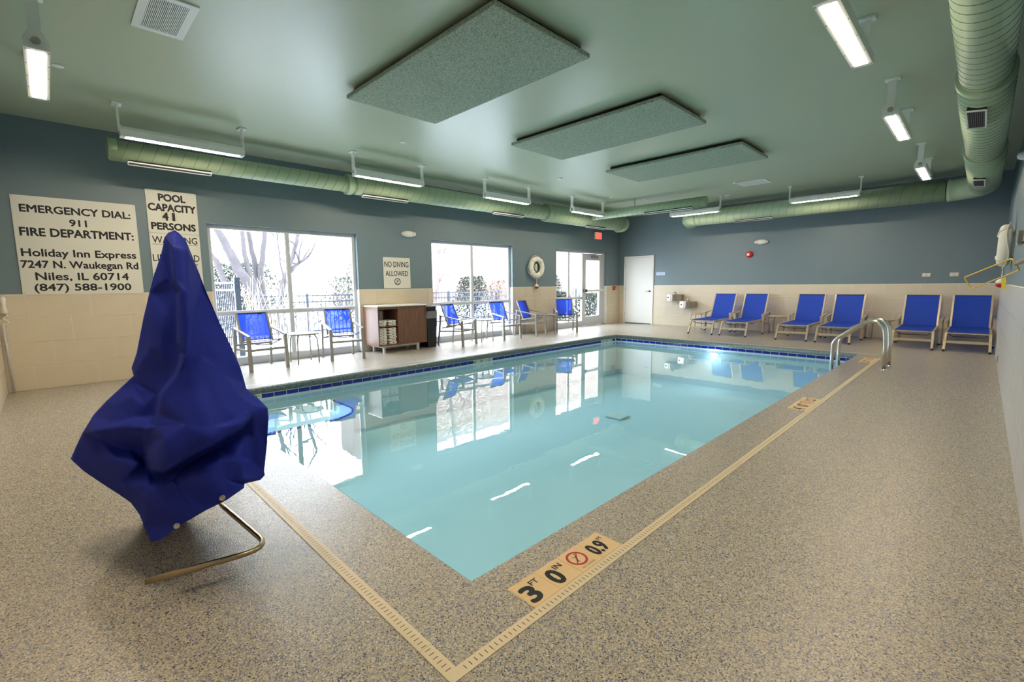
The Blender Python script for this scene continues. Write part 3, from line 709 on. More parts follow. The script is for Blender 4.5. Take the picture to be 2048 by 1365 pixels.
for yy, rr in ((.72, .128), (3.8, .168), (8.95, .218), (12.3, .218)): collar(dl, (xd, yy, 3.0 if yy < 5 else 3.04), (0, 1, 0), rr, .09)
nr = Vector((.34, 0, -.94))
for (a, c, r, zc) in ((.86, 1.76, .125, 2.988), (4.02, 4.92, .165, 3.01), (7.1, 8.05, .165, 3.025), (10.5, 11.4, .215, 3.045)):
    p = Vector((xd, 0, zc))+nr.normalized()*(r+.02)
    diffuser(dl, (p.x, a, p.z), (p.x, c, p.z), .06, nr)
YS = 10.6
ds = duct('stub_duct', 'short pale green capped duct branching off toward the middle of the ceiling', [([(-7.555, YS, 3.085), (-4.50, YS, 3.085)], .112, .14, 0, 0)])
nr2 = Vector((0, -.45, -.9)).normalized(); p = Vector((0, YS, 3.085))+nr2*.13
diffuser(ds, (-6.0, p.y, p.z), (-4.8, p.y, p.z), .06, nr2)
o = MB().tube([(-6.3, YS, 3.19), (-6.3, YS, HC)], .006, 6).build('hanger_rod', M_dark, ds); o.matrix_parent_inverse = Matrix.Translation(ds.location).inverted()
# back duct and right duct
yb = 12.55
db = duct('back_duct', 'pale green duct under the ceiling along the far wall', [
    ([(-5.55, yb, 3.0), (-.655, yb, 3.0)], .20, .17, 0, 0),
    (elbow((-5.55, yb+.33, 3.0), 0, 1.5*PI, PI, .33), .20, 0, 0, 0)])
collar(db, (-5.5, yb, 3.0), (1, 0, 0), .203, .1); collar(db, (-5.88, yb+.37, 3.0), (0, 1, 0), .215, .08)
p = Vector((0, yb, 3.0))+nr2*.215; diffuser(db, (-4.55, p.y, p.z), (-3.7, p.y, p.z), .06, nr2)
xr = -.125
dd = duct('wide_duct', 'wide pale green spiral duct running above the right wall', [
    ([(xr, .2, 3.0), (xr, 5.9, 3.0)], .165, .13, 0, 0),
    ([(xr, 5.75, 3.0), (xr, 9.0, 3.0)], .19, .15, 0, 0),
    ([(xr, 8.9, 3.0), (xr, 12.02, 3.0)], .21, .16, 0, 0),
    (elbow((xr-.5, yb-.5, 3.0), 0, 0, PI/2, .5), .205, 0, 0, 0)])
for yy, rr in ((5.75, .193), (8.92, .213), (11.8, .213)): collar(dd, (xr, yy, 3.0), (0, 1, 0), rr, .09)
for (y0, y1, r) in ((6.1, 6.75, .19), (10.1, 10.75, .21)):
    nn = Vector((-.12, 0, -1)).normalized(); p = Vector((xr-.02, 0, 3.0))+nn*(r+.012)
    diffuser(dd, (p.x, y0, p.z), (p.x, y1, p.z), .13, nn)

# ceiling registers, sprinklers, detectors
def register(x0, x1, y0, y1, lab, along):
    t = thing('ceiling_vent', lab, 'vent', ((x0+x1)/2, (y0+y1)/2, HC)); cx_, cy_ = t.location.x, t.location.y
    w, d = (x1-x0)/2, (y1-y0)/2; z0 = -.012; f = .055
    b = MB(); b.box(-w, w, -d, -d+f, z0, 0, .002).box(-w, w, d-f, d, z0, 0, .002).box(-w, -w+f, -d+f, d-f, z0, 0).box(w-f, w, -d+f, d-f, z0, 0); b.build('vent_frame', M_white, t)
    MB().box(-w+f, w-f, -d+f, d-f, -.003, -.001).build('vent_backing', M_dark, t)
    n = 22
    for k in range(n):
        if along == 'Y': xx = -w+f+(k+.5)/n*(2*w-2*f); MB().box(xx-.0035, xx+.0035, -d+f, d-f, -.010, -.003).build('vent_slat', M_white, t)
        else: yy = -d+f+(k+.5)/n*(2*d-2*f); MB().box(-w+f, w-f, yy-.003, yy+.003, -.010, -.003).build('vent_slat', M_white, t)
register(-4.95, -4.31, .655, 1.0, 'white slatted ceiling vent at the top left, near the first lamp', 'X')
register(-3.86, -3.29, 10.54, 11.0, 'white ceiling vent far away, beyond the last acoustic panel', 'X')
for (x, y, lab) in ((-6.31, .253, 'round white sprinkler cap beside the lamp at the top left'), (-6.157, 3.877, 'small round white sprinkler cap left of the largest acoustic panel'), (-6.1, 7.426, 'small round sprinkler cap above the third window-wall lamp'), (-6.53, 9.875, 'tiny round sprinkler cap above the stub duct'), (-6.15, 10.907, 'tiny round sprinkler cap above the stub duct hanger'), (-.88, 7.75, 'round sprinkler cap beside the middle right-hand lamp')):
    o = MB().lathe([(.045, 0), (.045, -.008), (.03, -.014), (.004, -.016)], (0, 0, 0), 'Z', 24).build('sprinkler_cap', M_white, None, (x, y, HC)); tag(o, lab, 'sprinkler')
sd = thing('smoke_detector', 'white smoke detector on the ceiling above the far capped duct', 'detector', (-4.52, 11.84, HC))
MB().lathe([(.07, 0), (.07, -.012), (.045, -.016), (.045, -.04), (.03, -.05)], n=24).build('housing', M_white, sd)
MB().lathe([(.047, -.024), (.0475, -.034)], n=24).build('sensor_slot', M_dark, sd)
sd2 = MB().lathe([(.045, 0), (.045, -.012), (.02, -.03), (.012, -.035)], n=20).build('ceiling_sensor', M_white, None, (-3.85, 10.6-.15, HC)); tag(sd2, 'little white ceiling sensor next to the far vent', 'sensor')

# ---------------------------------------------------------------- wall things
XL = LW+.0005
def board(name, lab, y0, y1, z0, z1, th=.005, xoff=.009):
    t = thing(name, lab, 'sign', (LW+xoff, (y0+y1)/2, (z0+z1)/2))
    MB().box(0, th, y0-t.location.y, y1-t.location.y, z0-t.location.z, z1-t.location.z, .001).build('board', M_sign, t)
    for sy in (y0+.015, y1-.015):
        for sz in (z0+.015, z1-.015): MB().lathe([(.004, th), (.004, th+.002)], (0, sy-t.location.y, sz-t.location.z), 'X', 8).build('screw', M_screw, t)
    return t
def words_on(t, s, y0, y1, z0, z1, bold=0, depth=.006):
    L0 = t.location; return lettering(s, (0, (y0+y1)/2-L0.y, (z0+z1)/2-L0.z), y1-y0, z1-z0, (0, 1, 0), (0, 0, 1), M_ink, t, bold, 'lettering', depth)
s1 = board('emergency_sign', 'large white sign reading EMERGENCY DIAL 911 with the hotel address', -.235, .958, 1.203, 2.423)
words_on(s1, 'EMERGENCY DIAL:', -.164, .893, 2.225, 2.314, .045); words_on(s1, '911', .272, .434, 2.08, 2.163, .045)
words_on(s1, 'FIRE DEPARTMENT:', -.187, .905, 1.935, 2.033, .045)
words_on(s1, 'Holiday Inn Express', -.198, .911, 1.655, 1.775, .028); words_on(s1, '7247 N. Waukegan Rd', -.214, .923, 1.51, 1.629, .028)
words_on(s1, 'Niles, IL 60714', -.1, .807, 1.372, 1.482, .028); words_on(s1, '(847) 588-1900', -.122, .823, 1.222, 1.339, .028)
s2 = board('pool_capacity_sign', 'tall white sign reading POOL CAPACITY 41 PERSONS above the lift cover', 1.085, 1.69, 2.06, 2.665)
words_on(s2, 'POOL', 1.234, 1.55, 2.516, 2.612, .06); words_on(s2, 'CAPACITY', 1.106, 1.667, 2.374, 2.471, .06)
for a, c, ch in ((1.262, 1.325, '4'), (1.36, 1.425, '1')):
    MB().box(.005, .0058, a-.012-s2.location.y, c+.012-s2.location.y, 2.238-s2.location.z, 2.362-s2.location.z).build('number_card', M_plate, s2)
    words_on(s2, ch, a if ch == '4' else a+.02, c if ch == '4' else c-.022, 2.246, 2.353, .06, .0066)
words_on(s2, 'PERSONS', 1.123, 1.648, 2.111, 2.205, .06)
s3 = board('warning_sign', 'white WARNING sign mostly hidden behind the blue lift cover', 1.085, 1.69, 1.26, 2.056)
words_on(s3, 'WARNING', 1.115, 1.655, 1.917, 2.013, .012)
MB().box(.005, .0056, 1.11-s3.location.y, 1.66-s3.location.y, 1.897-s3.location.z, 1.902-s3.location.z).build('underline', M_ink, s3)
words_on(s3, 'LIFEGUARD', 1.102, 1.666, 1.66, 1.757, .012)
words_on(s3, 'Y', 1.60, 1.65, 1.59, 1.63); words_on(s3, 'S', 1.095, 1.12, 1.455, 1.494); words_on(s3, 'E', 1.632, 1.655, 1.462, 1.495)
s4 = board('no_diving_sign', 'white square sign reading NO DIVING ALLOWED over the towel cabinet', 4.747, 5.363, 1.222, 1.84)
words_on(s4, 'NO DIVING', 4.775, 5.322, 1.647, 1.756, .012); words_on(s4, 'ALLOWED', 4.793, 5.306, 1.468, 1.573, .012)
c4 = Vector((0, 5.055, 1.357))-Vector((0, s4.location.y, s4.location.z))
bb, P = no_dive((.0045, c4.y, c4.z), .07, (0, 1, 0), (0, 0, 1), s4)
for (u0, v0, u1, v1, q) in ((-.02, .03, .0, -.005, .012), (0, -.005, .016, -.02, .009), (0, -.005, -.022, -.02, .008), (-.035, -.045, .035, -.045, .007), (.0, .0, .014, .03, .008)):
    dx, dy = u1-u0, v1-v0; L_ = math.hypot(dx, dy); nx, ny = -dy/L_*q/2, dx/L_*q/2
    bb.quad(P(u0+nx, v0+ny, .0006), P(u0-nx, v0-ny, .0006), P(u1-nx, v1-ny, .0006), P(u1+nx, v1+ny, .0006))
bb.build('prohibition_symbol', M_ink, s4)

def emlight(lab, loc, rz):
    t = thing('emergency_light', lab, 'emergency light', loc, rz)
    b = MB(); b.lathe([(.16, 0), (.165, .02), (.15, .045), (.10, .062), (.03, .068)], n=32, axis='X')
    o = b.build('housing', M_white, t); o.scale = (1, 1, .40)
    for s in (-1, 1):
        MB().lathe([(.038, 0), (.042, .03), (.034, .045), (.01, .048)], (.035, s*.105, .0), 'X', 20).build('lamp_head', M_buoy, t)
    return t
emlight('oval white emergency light on the wall above the no diving sign', (LW+.001, 5.353, 2.325), 0)
emlight('oval white emergency light high on the far wall above the red alarm', (-4.16, BW-.001, 2.313), -PI/2)
# exit sign
ex = thing('exit_sign', 'small red lit EXIT sign above the glass door', 'exit sign', (LW+.001, 12.02, 2.727))
MB().box(0, .06, -.17, .17, -.105, .105, .006).build('housing', M_white, ex)
MB().box(.055, .0625, -.15, .15, -.085, .085).build('face', M_exit, ex)
lettering('EXIT', (.0627, 0, 0), .22, .11, (0, 1, 0), (0, 0, 1), M_white, ex, .01)
# ring buoys
def ring(lab, loc, rz, hang):
    t = thing('ring_buoy', lab, 'life ring', loc, rz)
    pts = [(.07, .215*math.cos(a), .215*math.sin(a)) for a in [2*PI*k/36 for k in range(36)]]
    MB().tube(pts, .066, 14, closed=True, flat=1).build('ring', M_buoy, t)
    for a in (.8, 2.4, 3.9, 5.4):
        c = Vector((.07, .215*math.cos(a), .215*math.sin(a))); d = Vector((0, math.cos(a), math.sin(a)))
        MB().tube([c+(d*math.cos(q)+Vector((1, 0, 0))*math.sin(q))*.069 for q in [2*PI*k/14 for k in range(14)]], .012, 6, closed=True).build('strap', M_rope, t)
    rp = []
    for k in range(49):
        a = .8+2*PI*k/48; rr = .285+.022*abs(math.sin(2*(a-.8)))
        rp.append((.05+.02*math.sin(3*a), rr*math.cos(a), rr*math.sin(a)))
    MB().tube(rp[:-1], .008, 6, closed=True).build('grab_rope', M_rope, t)
    b = MB()
    for k in range(5): b.tube([(.02+.012*k, .035*math.cos(q)*(1-.1*k), .085*math.sin(q)) for q in [2*PI*j/18 for j in range(18)]], .011, 6, closed=True)
    tag(b.build('rope_coil', M_rope, t), kind='stuff')
    MB().tube([(.06, 0, -.27), (.06, .01, -.36), (.065, .005, -.44)], .008, 6).build('hanging_line', M_rope, t)
    fl = MB().lathe([(.004, .065), (.03, .055), (.052, .03), (.056, 0)], n=20).build('float', M_buoy, t, (.065, .005, -.505))
    MB().lathe([(.056, 0), (.05, -.03), (.028, -.052), (.004, -.058)], n=20).build('float_bottom', M_red, fl)
    return t
r1 = ring('round white life ring with rope hanging between the second and third windows', (LW+.01, 9.19, 1.72), 0, 1)
r2 = ring('white life ring seen edge-on with a red float on the right wall', (RW-.012, 9.2, 1.73), PI, 1)
tg = MB().prism([(-.022, -.09), (.02, -.06), (.028, .07), (-.012, .08)], 'Y', -.003, .003).build('instruction_tag', M_tag, r2, (.045, .42, -.50))
# fire pull station, alarm, small signs, switches
o = thing('fire_pull_station', 'small red fire alarm pull station beside the glass door', 'fire alarm', (LW+.009, 12.95, 1.135))
MB().box(0, .045, -.045, .045, -.065, .065, .004).build('case', M_red, o); MB().box(.045, .055, -.03, .03, -.012, .012).build('pull_handle', M_white, o)
MB().box(0, .03, .09, .12, -.03, .04, .003).build('key_box', M_red, o)
o = thing('fire_alarm', 'red round fire alarm horn on the far wall', 'fire alarm', (-4.43, BW-.001, 2.01))
MB().lathe([(.085, 0), (.085, -.03), (.07, -.05), (.03, -.055)], n=24, axis='Y').build('horn', M_red, o)
MB().box(-.05, .01, -.062, -.05, -.03, .02).build('strobe_lens', M_white, o)
o = thing('room_sign', 'pale blue room sign with two lines of blue print beside the white door', 'sign', (-6.955, BW-.006, 1.56))
MB().box(-.14, .14, 0, .005, -.045, .045).build('board', M_bluesign, o)
lettering('POOL SHOWERS', (0, -.0008, .013), .2, .02, (1, 0, 0), (0, 0, 1), M_bluetext, o, depth=0); lettering('EQUIPMENT ROOM', (0, -.0008, -.013), .22, .02, (1, 0, 0), (0, 0, 1), M_bluetext, o, depth=0)
for x, lab in ((-.87, 'almond wall switch plate on the far wall, left of the other plate'), (-.44, 'almond wall switch plate on the far wall, right of the other plate')):
    o = thing('switch_plate', lab, 'switch', (x, BW-.001, 1.395), group='almond plates on the far wall')
    MB().box(-.07, .07, -.012, 0, -.04, .04, .003).build('plate', M_plate, o)
    for s in (-.035, .035): MB().box(s-.012, s+.012, -.017, -.011, -.02, .02, .001).build('rocker', M_white, o)
o = thing('wall_outlet', 'low metal outlet plate on the right wall tiles', 'outlet', (RW-.009, 9.75, .12)); MB().box(-.006, 0, -.04, .04, -.06, .06, .001).build('plate', M_steel, o); MB().box(-.008, -.005, -.018, .018, -.035, .035).build('socket', M_dark, o)
# sensor on right wall near the ceiling
o = thing('wall_sensor', 'small white dome sensor high on the right wall', 'sensor', (RW-.001, 8.9, 2.83)); MB().lathe([(.05, 0), (.05, -.03), (.035, -.06), (.01, -.07)], axis='X', n=20).build('dome', M_white, o); MB().box(-.008, 0, -.06, .06, -.06, .06, .002).build('base', M_white, o)
# wall phone and reaching pole at the left edge
o = thing('wall_phone', 'white wall telephone with a hanging cord at the far left edge', 'telephone', (LW+.009, -.425, 1.08))
MB().box(0, .05, -.045, .045, -.10, .10, .01).build('body', M_plate, o)
MB().tube([(.06, .02, -.10), (.085, .02, -.08), (.075, .02, 0), (.085, .02, .08), (.06, .02, .10)], [.018, .026, .016, .026, .018], 10).build('handset', M_white, o)
MB().tube([(.03, .02+.02*math.sin(k*.9), -.10-.012*k) for k in range(14)], .006, 6).build('cord', M_white, o)
o = MB().tube([(LW+.025, -.418, .0), (LW+.03, -.435, .85)], .013, 10).build('wall_conduit', M_trim); tag(o, 'thin grey conduit rising to the wall telephone', 'pipe')
# drinking fountains
def fountain(lab, x, z):
    t = thing('drinking_fountain', lab, 'drinking fountain', (x, BW-.009, z), group='pair of steel drinking fountains')
    prof = [(-.22, 0), (-.22, -.16), (-.16, -.28), (-.04, -.33), (.04, -.33), (.16, -.28), (.22, -.16), (.22, 0)]
    MB().prism(prof, 'Z', -.10, .08).build('basin', M_steel, t)
    MB().prism([(u*.85, v*.85-.01) for u, v in prof], 'Z', .08, .084).build('basin_rim', M_chrome, t)
    MB().tube([(.05, -.12, .08), (.05, -.12, .13), (.04, -.17, .15), (.02, -.2, .14)], .014, 10).build('spout', M_chrome, t)
    MB().lathe([(.02, 0), (.02, -.01), (.006, -.012)], (-.10, -.31, -.01), 'Y', 14).build('push_button', M_black, t)
    return t
fountain('higher steel drinking fountain left of the loungers', -6.43, .86); fountain('lower steel drinking fountain left of the loungers', -6.02, .66)

# yellow life hook on the right wall
hk = thing('rescue_hook', 'yellow metal rescue hook frame jutting from the right wall', 'rescue hook', (.16, 4.6, 1.37))
pp = [Vector(p) for p in ((.163, 4.6, 1.335), (.121, 4.6, 1.414), (-.111, 5.1, 1.292), (-.062, 5.1, 1.204))]
q = []
for i, p in enumerate(pp):
    a, c = pp[i-1], pp[(i+1) % 4]
    for k in range(5):
        t = k/4; A_ = p+(a-p).normalized()*.018; C_ = p+(c-p).normalized()*.018; q.append(A_*(1-t)**2+p*2*t*(1-t)+C_*t*t)
inv = Matrix.Translation(hk.location).inverted()
o = MB().tube(q, .0045, 8, closed=True).build('hook_frame', M_yellow, hk); o.matrix_parent_inverse = inv
o = MB().tube([(.142, 4.6, 1.375), (.19, 4.2, 1.405), (.205, 3.0, 1.47)], [.012, .018, .018], 12).build('pole', M_steel, hk); o.matrix_parent_inverse = inv
hk2 = thing('pole_bracket', 'dark pole hanger bracket on the right wall above the rescue hook', 'bracket', (RW-.001, 5.9, 1.60))
MB().bar((0, 0, 0), (-.05, .05, -.02), .03, .012).bar((-.05, .05, -.02), (-.06, -.3, .06), .028, .014).build('arm', M_screw, hk2); MB().box(-.006, 0, -.02, .02, -.03, .03, .001).build('plate', M_screw, hk2)
MB().lathe([(.016, -.02), (.02, 0), (.012, .02)], (-.052, .06, -.02), 'Y', 12).build('arm_tip', M_plate, hk2)

# ---------------------------------------------------------------- grab rails
def grab(lab, y, ):
    t = thing('grab_rail', lab, 'pool rail', (0, y, 0), group='pair of chrome grab rails')
    pts = [(-1.535, 0, -.75), (-1.535, 0, .33), (-1.52, 0, .375), (-1.49, 0, .42), (-1.24, 0, .625), (-1.17, 0, .675), (-1.10, 0, .70), (-1.03, 0, .693), (-.975, 0, .655), (-.94, 0, .59), (-.925, 0, .51), (-.915, 0, .35), (-.905, 0, 0)]
    MB().tube(pts, .026, 16).build('rail', M_rail, t)
    MB().lathe([(.05, 0), (.05, .012), (.026, .022), (.024, .04)], (-.905, 0, 0), n=24).build('flange', M_chrome, t)
    MB().tube([(-1.535, 0, -.72), (-1.477, 0, -.72)], .03, 12).build('wall_bumper', M_white, t)
grab('nearer chrome grab rail arching out of the pool corner', 8.36); grab('farther chrome grab rail arching out of the pool corner', 8.82)

# ---------------------------------------------------------------- armchairs by the windows
def rod(a, c, w, h, u=(0, 0, 1)): return MB().bar(a, c, w, h, u)
def armchair():
    t = thing('armchair', 'x', 'chair', (0, 0, 0), 0, 'blue sling armchairs along the window wall')
    W2 = .27
    for s in (-1, 1):
        rod((.02, s*W2, 0), (-.0, s*W2, .52), .036, .05, (0, 1, 0)).build('leg', M_frame2, t)
        rod((-.60, s*W2, 0), (-.525, s*W2, .625), .03, .035, (0, 1, 0)).build('leg', M_frame2, t)
        MB().bar((.025, s*W2, .532), (-.555, s*W2, .638), .042, .02).build('armrest', M_frame2, t)
        rod((-.005, s*(W2-.01), .315), (-.56, s*(W2-.01), .30), .02, .03).build('side_stretcher', M_frame2, t)
        rod((-.05, s*.225, .455), (-.42, s*.225, .405), .025, .025).build('seat_rail', M_frame2, t)
        rod((-.36, s*.225, .40), (-.545, s*.225, .865), .024, .028, (0, 1, 0)).build('back_post', M_frame2, t)
    rod((.0, -W2, .32), (.0, W2, .32), .03, .035).build('front_stretcher', M_frame2, t)
    rod((-.5, -W2, .37), (-.5, W2, .37), .025, .03).build('rear_stretcher', M_frame2, t)
    rod((-.547, -.235, .868), (-.547, .235, .868), .022, .02).build('top_rail', M_frame2, t)
    # curved sling brace below the seat
    MB().tube([(-.08, -.22, .44), (-.09, -.12, .395), (-.09, 0, .378), (-.09, .12, .395), (-.08, .22, .44)], .008, 8).build('seat_brace', M_frame2, t)
    # seat and back slings
    b = MB(); n = 8
    def sheet(A, C, sag, nrm):
        vs = []
        for i in range(n+1):
            for j in range(n+1):
                u, v = i/n, j/n; p = Vector(A).lerp(Vector(C), u); p.y = -.212+.424*v
                p += Vector(nrm)*sag*math.sin(PI*u)*math.sin(PI*v); vs.append(b.bm.verts.new(p))
        for i in range(n):
            for j in range(n): b.bm.faces.new((vs[i*(n+1)+j], vs[(i+1)*(n+1)+j], vs[(i+1)*(n+1)+j+1], vs[i*(n+1)+j+1])).smooth = True
    sheet((-.03, 0, .462), (-.37, 0, .42), .012, (0, 0, -1)); b.build('seat_sling', M_sling, t)
    b = MB(); sheet((-.375, 0, .44), (-.54, 0, .86), .02, (-.93, 0, -.36)); bk = b.build('back_sling', M_sling, t)
    b = MB()
    b.bar((-.538, -.212, .855), (-.538, .212, .855), .008, .014).bar((-.378, -.212, .447), (-.378, .212, .447), .008, .014)
    for s in (-1, 1): b.bar((-.375, s*.212, .44), (-.54, s*.212, .86), .012, .008, (0, 1, 0))
    b.box(-.532, -.522, .09, .15, .835, .848)
    b.build('hem', M_hem, bk)
    return t
ac = armchair()
CHS = [(-7.69, 2.32, 5, 'blue sling armchair nearest the camera, in front of the first window'),
       (-7.71, 3.60, -9, 'blue sling armchair beside the wooden towel cabinet, left of it'),
       (-7.65, 6.28, 19, 'blue sling armchair just right of the black bin, angled left'),
       (-7.70, 7.62, 0, 'blue sling armchair at the right end of the middle window'),
       (-7.72, 8.65, 16, 'blue sling armchair against the tiled pier below the life ring'),
       (-7.72, 9.70, -42, 'blue sling armchair by the third window, turned toward the camera')]
for i, (x, y, a, lab) in enumerate(CHS):
    if i == 0: ac.location = (x, y, 0); ac.rotation_euler = (0, 0, math.radians(a)); ac['label'] = lab
    else: dup(ac, lab, (x, y, 0), math.radians(a))
def round_table(R_, h, m):
    t = thing('side_table', 'x', 'side table', (0, 0, 0), 0, 'round metal side tables')
    MB().lathe([(R_-.01, h-.028), (R_, h-.02), (R_, h-.004), (R_-.006, h)], n=40).build('table_top', m, t)
    for k in range(4):
        a = PI/4+k*PI/2; c, s = math.cos(a), math.sin(a)
        pts = [(c*r, s*r, z) for r, z in ((R_*.62, h-.03), (R_*.78, h-.04), (R_*.9, h-.09), (R_*.93, h-.16), (R_*.97, 0))]
        MB().tube(pts, .0115, 8).build('leg', m, t)
    return t
rtb = round_table(.25, .50, M_frame2); rtb.location = (-8.02, 2.985, 0); rtb['label'] = 'round side table between the two armchairs at the first window'
dup(rtb, 'round side table between two armchairs at the middle window', (-7.96, 6.93, 0)); dup(rtb, 'round side table squeezed between the last two armchairs', (-7.98, 9.13, 0))
rt2b = round_table(.235, .45, M_frame); rt2b.location = (-5.52, 12.78, 0); rt2b['label'] = 'round side table left of the leftmost lounger'
dup(rt2b, 'round side table between the second and third loungers', (-3.50, 12.78, 0)); dup(rt2b, 'round side table behind the chrome grab rails, between loungers', (-1.50, 12.70, 0))

# ---------------------------------------------------------------- loungers
def lounger():
    t = thing('chaise_lounge', 'x', 'lounger', (0, 0, 0), 0, 'blue sling loungers against the far wall')
    Hf = .285
    # local: +y toward the wall, foot end at y=0
    for s in (-1, 1):
        MB().bar((s*Hf, .12, .325), (s*Hf, 1.42, .345), .032, .04).build('side_rail', M_frame, t)
        l = MB().bar((s*Hf, .13, .33), (s*(Hf+.01), .0, .03), .036, .036, (1, 0, 0)).build('front_leg', M_frame, t); MB().lathe([(.017, 0), (.02, .012), (.018, .035)], (s*(Hf+.01), 0, 0), n=12).build('foot', M_foot, l)
        l = MB().bar((s*.335, 1.08, .03), (s*.335, 1.06, .465), .055, .05, (0, 1, 0)).build('arm_post', M_frame, t); MB().box(s*.335-.026, s*.335+.026, 1.06, 1.10, 0, .03, .004).build('foot', M_foot, l)
        MB().bar((s*.335, 1.01, .475), (s*.335, 1.60, .53), .055, .02).build('armrest', M_frame, t)
        l = MB().bar((s*.325, 1.62, .03), (s*.335, 1.56, .525), .04, .03, (0, 1, 0)).build('rear_leg', M_frame, t); MB().box(s*.325-.02, s*.325+.02, 1.605, 1.64, 0, .03, .004).build('foot', M_foot, l)
        MB().bar((s*.31, 1.0, .30), (s*.325, 1.6, .20), .02, .03).build('lower_rail', M_frame, t)
        MB().bar((s*.275, 1.31, .345), (s*.275, 1.61, .975), .022, .03, (1, 0, 0)).build('back_post', M_frame, t)
    MB().bar((-Hf, .055, .17), (Hf, .055, .175), .025, .045).build('front_crossbar', M_frame, t)
    MB().bar((-Hf, .12, .325), (Hf, .12, .325), .02, .02).build('end_rail', M_frame, t)
    MB().bar((-.275, 1.61, .975), (.275, 1.61, .975), .02, .02).build('top_rail', M_frame, t)
    MB().tube([(-.25, .15, .31), (-.20, .3, .25), (.20, .3, .25), (.25, .15, .31)], .008, 8).build('seat_brace', M_screw, t); MB().tube([(-.25, .7, .32), (-.20, .8, .26), (.20, .8, .26), (.25, .7, .32)], .008, 8).build('seat_brace', M_screw, t)
    def sheet(A, C, hw, sag, nrm, n=8):
        b = MB(); vs = []
        for i in range(n+1):
            for j in range(n+1):
                u, v = i/n, j/n; p = Vector(A).lerp(Vector(C), u); p.x = -hw+2*hw*v
                p += Vector(nrm)*sag*math.sin(PI*u)*math.sin(PI*v); vs.append(b.bm.verts.new(p))
        for i in range(n):
            for j in range(n): b.bm.faces.new((vs[i*(n+1)+j], vs[(i+1)*(n+1)+j], vs[(i+1)*(n+1)+j+1], vs[i*(n+1)+j+1])).smooth = True
        return b
    sheet((0, .11, .342), (0, 1.33, .362), .268, .014, (0, 0, -1)).build('seat_sling', M_sling2, t)
    bk = sheet((0, 1.315, .36), (0, 1.603, .978), .262, .02, (0, .9, -.4)).build('back_sling', M_sling2, t)
    MB().bar((-.26, 1.596, .966), (.26, 1.596, .966), .01, .016).build('hem', M_hem, bk)
    return t
lg = lounger()
LX = [(-4.90, 'leftmost blue lounger, nearest the drinking fountains'), (-4.12, 'second blue lounger from the left, touching the leftmost one'), (-2.875, 'third blue lounger from the left, right of a round table'),
      (-2.12, 'fourth blue lounger from the left, just left of the chrome rails'), (-.87, 'fifth blue lounger from the left, just right of the chrome rails'), (-.125, 'rightmost blue lounger in the corner by the right wall')]
for i, (x, lab) in enumerate(LX):
    yy = 11.45 if i < 2 else 11.40
    if i == 0: lg.location = (x, yy, 0); lg['label'] = lab
    else: dup(lg, lab, (x, yy, 0), 0)

# ---------------------------------------------------------------- towel cabinet, towels, bin
CX0, CX1, CY0, CY1 = -8.385, -7.85, 4.28, 5.35
cb = thing('towel_cabinet', 'walnut towel cabinet with a white top and one open bay', 'cabinet', (CX0, CY0, 0))
def cbx(name, m, *a, bev=0): 
    o = MB().box(a[0]-CX0, a[1]-CX0, a[2]-CY0, a[3]-CY0, a[4], a[5], bev).build(name, m, cb); return o
cbx('worktop', M_white, CX0, CX1+.004, CY0, CY1+.004, .880, .905, bev=.002)
for a, c in ((CY0, CY0+.022), (CY1-.022, CY1)): cbx('side_panel', M_wood, CX0, CX1, a, c, .14, .879)
cbx('back_panel', M_wood, CX0, CX0+.012, CY0+.022, CY1-.022, .14, .879); cbx('bottom_panel', M_wood, CX0+.012, CX1, CY0+.022, CY1-.022, .14, .165)
cbx('divider', M_wood, CX0+.012, CX1-.012, 4.715, 4.737, .165, .879); cbx('shelf', M_wood, CX0+.012, CX1-.03, CY0+.022, 4.715, .50, .518)
cbx('valance', M_wood, CX1-.03, CX1-.012, CY0+.022, 4.715, .83, .879)
dk = cbx('door', M_wood, CX1-.03, CX1-.012, 4.74, CY1-.024, .168, .876)
b = MB(); b.box(.03, CX1-CX0-.06, .10, CY1-CY0-.14, .105, .139)
b.build('plinth_frame', M_white, cb)
for x in (CX0+.06, CX1-.09):
    for y in (CY0+.12, CY1-.20): cbx('leg', M_white, x, x+.04, y, y+.04, 0, .106)
M_tdot = mat('navy_dot', (24, 30, 70), .8)
def towel():
    t = thing('folded_towel', 'x', 'towel', (0, 0, 0), 0, 'folded white towels in the cabinet')
    # rolled fold seen from its end: a soft S of three layers
    prof = []
    for k in range(24):
        a = 2*PI*k/24; y = .078*abs(math.cos(a))**.45*(1 if math.cos(a) > 0 else -1); z = .025*abs(math.sin(a))**.7*(1 if math.sin(a) > 0 else -1)
        prof.append((y, z*(1-.18*math.cos(a*3+.6))+.026))
    MB().prism(prof, 'X', -.30, 0).build('roll', M_towel, t)
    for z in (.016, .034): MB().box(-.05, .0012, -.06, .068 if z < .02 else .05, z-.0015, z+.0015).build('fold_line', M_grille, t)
    MB().lathe([(.009, 0), (.009, .002)], (0, .008, .027), 'X', 10).build('mark', M_tdot, t)
    return t
tw = towel(); k = 0; TZ = .0525
stacks = [(-7.885, 4.40, .166, 6, 'left stack on the cabinet floor'), (-7.885, 4.60, .166, 6, 'right stack on the cabinet floor'), (-7.885, 4.40, .519, 2, 'left front pile on the cabinet shelf'), (-7.885, 4.60, .519, 2, 'right front pile on the cabinet shelf')]
ordn = ['lowest', 'second', 'third', 'fourth', 'fifth', 'topmost', 'seventh']
first = True
